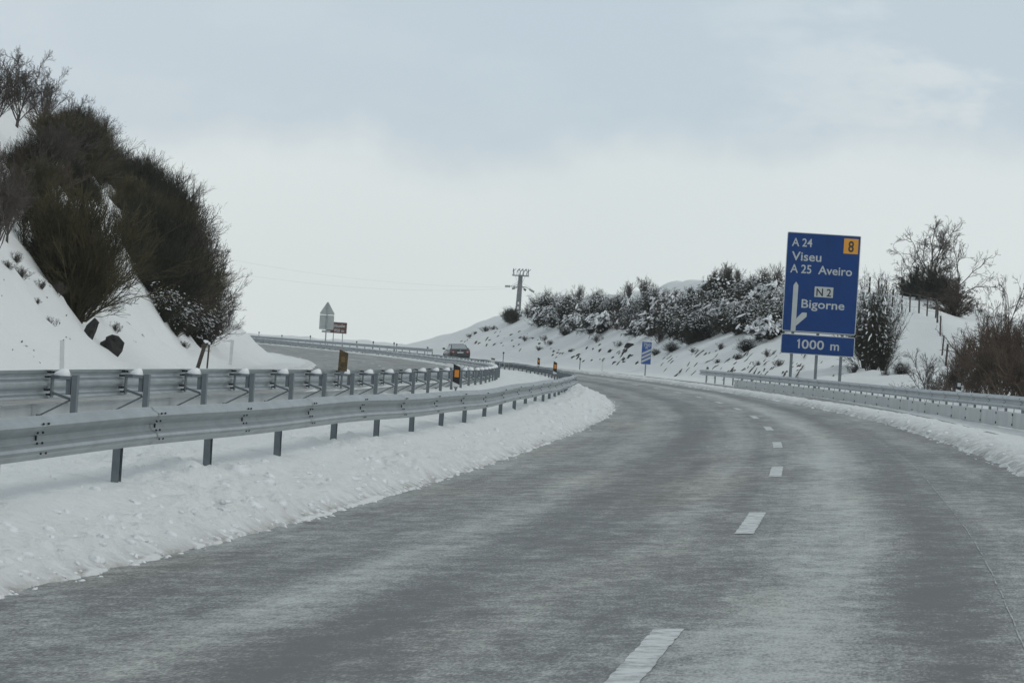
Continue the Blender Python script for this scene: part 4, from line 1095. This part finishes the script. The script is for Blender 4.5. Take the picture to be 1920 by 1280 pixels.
# --- left hillside
GL = 'bushes massed on the left cutting'
plant_at(K_BROOM, 140, 600, 232, 'big round broom bush standing out in front, low on the left snow slope', 'bush', wid=.95, idx=0, nominal=2.75)
plant_at(K_BROOM, 172, 590, 130, 'narrower broom bush pressed against the big round broom, on its gully side', 'bush', wid=.6, idx=1, nominal=2.75)
plant_at(K_BROOM, 95, 520, 150, 'broom bush half behind the big round broom, towards the picture edge', 'bush', wid=.9, idx=2, nominal=2.75)
LM = [(250, 360), (262, 470), (280, 560), (310, 612), (360, 632), (388, 628), (392, 600), (360, 540), (320, 470), (290, 400), (258, 330), (235, 300)]
for i, (x, y) in enumerate(scatter(LM, 60, 4, 15)):
    k = (K_BROOMD, K_BROOM, K_BRUSH, K_BRUSH, K_BROOMD)[i % 5]
    low = y > 600
    plant_at(K_BROOMS if low else k, x, y, 58 if low else (78 + 22 * (i % 3)), 'dark bush dusted with snow at the lower edge of the hillside thicket' if low else ('bare brown bush packed in the dark hillside thicket' if k is K_BRUSH else 'dark green broom packed in the dark hillside thicket'), 'bush', GL, 1.0)
UM = [(80, 280), (95, 330), (160, 350), (205, 330), (225, 280), (200, 255), (150, 235), (105, 228)]
for i, (x, y) in enumerate(scatter(UM, 26, 8, 18)):
    k = (K_BROOM, K_BRUSH, K_BROOM)[i % 3]
    plant_at(k, x, y, 72 + 14 * (i % 3), 'olive broom on the upper left hillside' if k is K_BROOM else 'bare brown bush on the upper left hillside', 'bush', 'bushes on the upper left hillside', 1.1)
for i, (x, y, h) in enumerate(((222, 320, 85), (236, 352, 90), (250, 392, 90), (205, 300, 80), (190, 318, 75), (215, 350, 70), (240, 420, 80), (228, 300, 75), (170, 300, 75), (255, 440, 80), (120, 330, 70), (185, 345, 60), (70, 345, 75), (100, 368, 75), (130, 388, 70), (62, 400, 95), (90, 425, 90), (150, 402, 55), (45, 345, 80), (30, 330, 75), (170, 372, 45))):
    k = (K_BROOM, K_BRUSH, K_BROOMD)[i % 3]
    plant_at(k, x, y, h, 'bush joining the upper broom to the dark thicket on the left hill', 'bush', 'bushes linking the left thickets', 1.0)
for i, (x, y, h) in enumerate(((120, 300, 80), (155, 300, 75), (180, 330, 80), (225, 370, 80), (262, 450, 75), (285, 520, 75), (310, 570, 70), (335, 605, 60), (300, 500, 80), (270, 400, 80), (350, 610, 60), (95, 320, 80), (240, 340, 75), (320, 545, 75))):
    plant_at(K_TWIG, x, y, h, 'pale leafless bush in front of the dark left thicket', 'bush', 'pale bare bushes in the left thicket', 1.1)
# twiggy fringe of the thicket against the sky
for i, (x, y, h) in enumerate(((240, 330, 105), (262, 390, 105), (290, 440, 105), (318, 490, 105), (342, 535, 100), (365, 580, 95), (385, 610, 100), (390, 632, 75), (205, 290, 95), (252, 360, 105), (305, 470, 100), (332, 515, 95), (378, 622, 110), (275, 420, 100), (352, 560, 95))):
    plant_at(K_BRUSH if i % 2 else K_TWIG, x, y, h, 'leafless bush whose fine twigs fringe the thicket against the sky', 'bush', 'leafless fringe of the left thicket', 1.1)
t_up = Kind([lambda: bare_tree(31, 5.0, 'bare_tree', .2, .14, TWIG, (13, 11, 8, 5), 0, .07, .7), lambda: bare_tree(32, 5.0, 'bare_tree', .16, .14, TWIG, (14, 11, 8, 5), 0, .08, .85)])
for i, (x, y, h, lb) in enumerate(((30, 240, 165, 'many-stemmed bare tree at the top left corner of the hillside'), (-12, 260, 160, 'bare tree cut by the left picture edge, beside the top left tree'),
        (75, 235, 130, 'smaller bare tree right of the top left corner tree'), (128, 240, 105, 'bare tree with upright twigs above the olive broom'), (168, 262, 105, 'bare tree at the upper end of the thicket, against the sky'), (200, 275, 80, 'low bare tree at the skyline above the dark thicket'))):
    plant_at(t_up, x, y, h, lb, 'tree', 'bare trees on the left skyline', 1.0, nominal=5.0, step=True)
for i, (x, y, h, lb) in enumerate(((12, 470, 165, 'bare tree on the snow at the left picture edge, below the corner trees'), (70, 380, 150, 'bare forking tree rising behind the big round broom'), (110, 350, 120, 'bare forking tree between upper broom and snow patch'), (18, 440, 120, 'bare tree low on the slope between the edge stem and the big round broom'), (45, 455, 135, 'bare tree just left of the big round broom'), (-8, 520, 260, 'thin tall bare stem along the left picture edge'))):
    plant_at(t_up, x, y, h, lb, 'tree', 'bare trees on the left slope', .8, nominal=5.0)
for i, (x, y, h) in enumerate(((38, 552, 30), (12, 535, 22), (66, 600, 18), (92, 632, 24), (150, 612, 30), (215, 636, 26), (265, 630, 10), (345, 640, 18), (28, 520, 30), (75, 560, 26), (105, 585, 34), (48, 640, 10), (128, 655, 9), (250, 655, 8), (300, 660, 8), (62, 665, 7), (8, 610, 12))):
    plant_at(K_TWIG, x, y, h, 'sparse dry weed poking out of the left snow slope', 'weed', 'dry weeds on the left snow slope', 1.3)
# boulder with a snow hat at the toe
q = hit(207, 672); mb = MB(); mb.blob((0, 0, .22), (.42, .34, .42), random.Random(12), 9, 0, None, .28)
bo = mb.build('boulder', ROCK); bo.location = on_snow(q[0], q[1], -.05); sc = q[2] / 100; bo.scale = (sc * .85, sc * .7, sc * .85)
tag(bo, 'dark triangular boulder at the foot of the left snow slope', 'boulder')
q = hit(165, 648); mb = MB(); mb.blob((0, 0, .2), (.2, .25, .5), random.Random(14), 8, 0, Matrix.Rotation(.5, 3, 'Y'), .3); bo = mb.build('boulder', ROCK); bo.location = on_snow(q[0], q[1], -.1)
tag(bo, 'narrow dark rock below the big round broom, half buried in snow', 'boulder')

# --- right-hand hillside
GR = 'snow-laden bushes on the right cutting'
RM = [(1000, 604), (1040, 590), (1110, 588), (1200, 586), (1270, 590), (1330, 585), (1345, 605), (1300, 630), (1235, 640), (1180, 632), (1090, 622), (1010, 618)]
for i, (x, y) in enumerate(scatter(RM, 46, 21, 13)):
    k = (K_SNOWY, K_BROOMS, K_SNOWY, K_TWIG, K_SNOWY, K_BROOMS)[i % 6]
    plant_at(k, x, y, (24, 44, 33, 38, 42, 30)[(i * 5) % 6] * (1 if k is K_SNOWY else 1.15), {id(K_SNOWY): 'rounded bush bowed under snow on the right cutting', id(K_BROOMS): 'snow-dusted broom among the bowed bushes on the right cutting', id(K_TWIG): 'leafless bush among the bowed bushes on the right cutting'}[id(k)], 'bush', GR, 1.0, nominal=1.75 if k is K_SNOWY else 2.6)
RD = [(1340, 556), (1390, 552), (1470, 550), (1475, 628), (1420, 628), (1350, 625), (1290, 650), (1320, 600)]
for i, (x, y) in enumerate(scatter(RD, 30, 23, 20)):
    k = K_DARK if i % 6 == 0 else (K_SNOWY if i % 3 == 1 else K_BROOMS)
    plant_at(k, x, y, 38 + 6 * (i % 3), 'dark bush streaked with snow left of the exit sign', 'bush', 'dark bushes beside the exit sign', 1.1, nominal=1.75 if k is not K_BROOMS else 2.6)
for i, (x, y, h) in enumerate(((1085, 570, 40), (1120, 566, 36), (1180, 560, 40), (1205, 562, 46), (1292, 558, 30), (1345, 535, 42), (1365, 533, 45), (1385, 532, 38), (1430, 540, 50), (1452, 540, 62), (990, 598, 30), (1005, 590, 26), (1062, 575, 26))):
    plant_at(K_TWIG, x, y, h, 'bare twiggy bush standing up along the right skyline', 'bush', 'twiggy bushes along the right skyline', .9)
plant_at(K_BROOMD, 954, 605, 24, 'dark bush hugging the foot of the utility pole', 'bush', wid=1.15)
plant_at(K_DARK, 962, 606, 24, 'low dark bush at the right foot of the utility pole', 'bush', wid=.9, nominal=1.75)
for i, (x, y, h) in enumerate(((880, 632, 10), (890, 628, 9), (910, 622, 14), (925, 618, 12), (985, 640, 14), (1010, 660, 12), (1030, 650, 14), (1072, 655, 10))):
    plant_at(K_TWIG, x, y, h, 'small tuft of dry stems on the far right snow slope', 'weed', 'dry tufts on the right snow slope', 1.6)
plant_at(K_TALL, 1636, 697, 160, 'tall snowy broom bush directly right of the exit sign', 'bush', wid=.62, idx=0)
plant_at(K_TALL, 1620, 690, 120, 'lower snowy broom half hidden by the exit sign', 'bush', wid=.8, idx=1)
plant_at(K_TALL, 1655, 694, 80, 'small snowy broom at the right of the tall snowy broom', 'bush', wid=.8, idx=1)
# bushes behind the right rail
rb = Kind([lambda: brush_bush(41, TWIG, 15, .85, .9, .0), lambda: brush_bush(42, BRUSH, 34, .65, .9, .03), lambda: brush_bush(43, RUST, 30, .55, .9, .05)])
rb_n = 2.75
def behind(x, u): 
    s = s_at(x, u); return (s, u, project(W(s, u, 0.))[2])
for x, u, h, i, wd_, lb in ((1740, 9.2, 112, 0, 1.0, 'round pale bare bush just behind the roadside guardrail'), (1795, 10.2, 112, 1, .6, 'upright brown bush right of the round pale bush'),
        (1828, 9.8, 112, 1, .8, 'thick brown bush behind the black delineator'), (1870, 9.6, 150, 1, 1., 'tall thick brown bush near the right picture edge'), (1912, 9.4, 140, 1, 1., 'brown bush cut by the right picture edge'),
        (1850, 12.5, 150, 2, .8, 'rust-leaved bush rising behind the brown roadside bushes'), (1895, 12.5, 155, 2, .8, 'rust-leaved bush farthest right, behind the edge bush'), (1935, 11, 175, 2, 1., 'bush mostly outside the right picture edge'),
        (1815, 14.5, 95, 2, .7, 'rust-tinted bush below the crooked trees'), (1768, 9.0, 70, 0, .9, 'low bare bush at the rail between two taller ones')):
    plant_at(rb, x, 0, h, lb, 'bush', 'bushes behind the right guardrail', wd_, idx=i, at=behind(x, u), nominal=rb_n)
for x, y, h, lb in ((1730, 592, 55, 'dark evergreen bush behind the left end of the trees'), (1765, 603, 58, 'dark evergreen bush below the tallest oak'), (1795, 612, 60, 'dark evergreen bush right of the fence corner'), (1710, 588, 40, 'low dark bush behind the upper fence posts')):
    plant_at(K_DARK, x, y, h, lb, 'bush', 'dark bushes behind the hill fence', .9, nominal=1.75, at=behind(x, 24.0))
def tree_at(o, x, y, h, lb, d=None, nominal=6.0, wid=1.0):
    q = behind(x, 25.5)
    plant_at(o, x, y, h, lb, 'tree', None, wid, nominal=nominal, at=q, r_=random.Random(int(x)))
tree_at(bare_tree(51, 6.0, 'bare_tree', .30, .21, TWIG, (9, 9, 7, 4), 60, .06, .62), 1750, 606, 190, 'tallest crooked bare oak on the right hill, behind the fence')
tree_at(bare_tree(52, 6.0, 'bare_tree', .30, .22, TWIG, (6, 7, 6, 4), 200, .03, .7), 1712, 592, 125, 'slender bare oak leaning out left of the tallest oak')
tree_at(bare_tree(53, 6.0, 'bare_tree', .25, .22, TWIG, (7, 8, 6, 4), 300, .02, .95), 1800, 622, 145, 'wide bare oak right of the tallest oak')
for x, u, h, sd, wd_, lb in ((1890, 15.5, 250, 54, .5, 'narrow upright bare tree at the right picture edge'), (1860, 16.5, 150, 55, .9, 'low spreading bare tree between the wide oak and the edge tree'), (1925, 14, 160, 56, .9, 'bare tree cut by the right picture edge')):
    plant_at(bare_tree(sd, 6.0, 'bare_tree', .35, .2, TWIG, (7, 7, 6, 4), 150, .06, .8), x, 0, h, lb, 'tree', None, wd_, at=behind(x, u), nominal=6.0)

# --- wire fence across the snow field
fb = [(1630, 545), (1646.5, 548), (1660, 551), (1673, 570), (1691, 576), (1706, 580.5), (1723, 586), (1738, 592), (1754, 600), (1757, 612), (1763, 624), (1767, 655), (1773, 690)]
fh = [29, 28, 30, 31, 32, 33, 35, 36, 36, 34, 36, 38, 42]
pts = []
for (x, y), hpx_ in zip(fb, fh):
    q = hit(x, y) or hit(x, y + 6) or hit(x, y + 14)
    pts.append((on_snow(q[0], q[1]), hpx_ / F * q[2], q))
fr = empty('wire_fence', pts[8][0]); tag(fr, 'wire fence on thin posts climbing across the snowy field behind the exit sign', 'fence')
for i, (p, h, q) in enumerate(pts):
    mb = MB(); h = max(1.1, min(h, 1.6)); mb.tube([(0, 0, -.3), (0, 0, h)], .045 if i % 3 else .055, 6)
    o = mb.build('post', WOOD, fr); o.location = p - fr.location; o.rotation_euler = (rng.uniform(-.04, .04), rng.uniform(-.04, .04), 0)
for z in (.35, .75, 1.1):
    mb = MB(); mb.tube([p + Vector((0, 0, z)) - fr.location for p, h, q in pts], .008, 3); mb.build('wire', WIRE, fr)

for i, (x, y, h) in enumerate(((1060, 632, 16), (1120, 640, 18), (1160, 648, 16), (1260, 652, 18), (1300, 662, 14), (1350, 650, 18), (1400, 652, 24), (1440, 660, 20), (1420, 678, 14), (1385, 668, 12), (1460, 690, 18), (1345, 676, 12), (1230, 662, 12), (1020, 640, 14), (1600, 700, 26), (1690, 705, 22), (1660, 708, 18))):
    plant_at(K_TWIG if i % 3 else K_BROOMS, x, y, h, 'stunted shrub poking through snow low on the right cutting', 'shrub', 'stunted shrubs low on the right cutting', 1.3)
q = hit(1181, 652); mb = MB(); mb.blob((0, 0, .1), (.5, .4, .32), random.Random(33), 9, 0, None, .3); bo = mb.build('boulder', ROCK); bo.location = on_snow(q[0], q[1], -.02); bo.scale = (.9, .8, .8)
tag(bo, 'dark rock jutting from the snow up-slope and left of the 750 m sign', 'boulder')
# --- earth and stones showing through the snow on the right cutting
def slivers(name, poly, n, seed, lab, lmin, lmax, th, mat):
    r = random.Random(seed); mb = MB()
    for x, y in scatter(poly, n, seed, 4):
        L = r.uniform(lmin, lmax); a = hit(x, y); b = hit(x - L * r.uniform(.7, 1.2), y + L)
        if not a or not b or abs(a[2] - b[2]) > 14: continue
        pa = on_snow(a[0], a[1]); pb = on_snow(b[0], b[1]); d = pb - pa; ln = d.length
        if ln < .05: continue
        ax = d.normalized(); y_ = Vector((0, 0, 1)).cross(ax).normalized(); z_ = ax.cross(y_); m = Matrix((ax, y_, z_)).transposed()
        k = max(1, int(L / 9))
        for j in range(k):
            t_ = (j + r.uniform(.2, .8)) / k; c = pa + d * t_; s_, u_ = su_of(c); c = on_snow(s_, u_, -.02)
            mb.blob(c, (ln / k * r.uniform(.3, .65), th * r.uniform(.5, 1.6), th * r.uniform(.5, 1.2)), r, 6, 0, m, .4)
    return tag(mb.build(name, mat), lab, 'rock', kind='stuff')
slivers('rock_ledges', [(1180, 650), (1290, 660), (1330, 640), (1400, 632), (1470, 640), (1600, 690), (1600, 708), (1480, 705), (1400, 695), (1300, 690), (1200, 675), (1120, 660)], 80, 5,
        'dark streaks of earth and rock showing through snow on the right cutting', 6, 26, .05, EARTH)
slivers('stones', [(1090, 640), (1180, 650), (1200, 680), (1130, 682), (1060, 665)], 24, 6, 'scattered dark stones in the snow left of the 750 m sign', 2, 7, .12, ROCK)
slivers('stones', [(860, 640), (940, 612), (1000, 625), (1080, 640), (1060, 670), (960, 655)], 40, 7, 'small dark specks of earth in the far snow slope', 2, 5, .10, EARTH)
slivers('dead_grass', [(0, 500), (60, 500), (110, 600), (200, 650), (330, 650), (330, 680), (0, 680)], 22, 8, 'specks of dead grass on the left snow slope', 1.5, 3.5, .03, EARTH)

# ------------------------------------------------------------------ haze
hz, nn, ll, b = new_mat('haze_air'); nn.remove(b)
pv = nn.new('ShaderNodeVolumePrincipled'); pv.inputs['Color'].default_value = (.92, .95, .97, 1); pv.inputs['Density'].default_value = .00024; pv.inputs['Anisotropy'].default_value = .2
ll.new(pv.outputs[0], nn['Material Output'].inputs['Volume'])
zs = P[..., 2]; mb = MB(); z0, z1 = float(zs.min()) - 1, max(float(zs.max()), 36.) + 12
xs, ys = P[..., 0], P[..., 1]
mb.box(((xs.min() + xs.max()) / 2, (ys.min() + ys.max()) / 2, (z0 + z1) / 2), (xs.max() - xs.min() + 20, ys.max() - ys.min() + 20, z1 - z0))
tag(mb.build('haze', hz), 'thin winter haze over the motorway and hills', 'haze', kind='stuff')
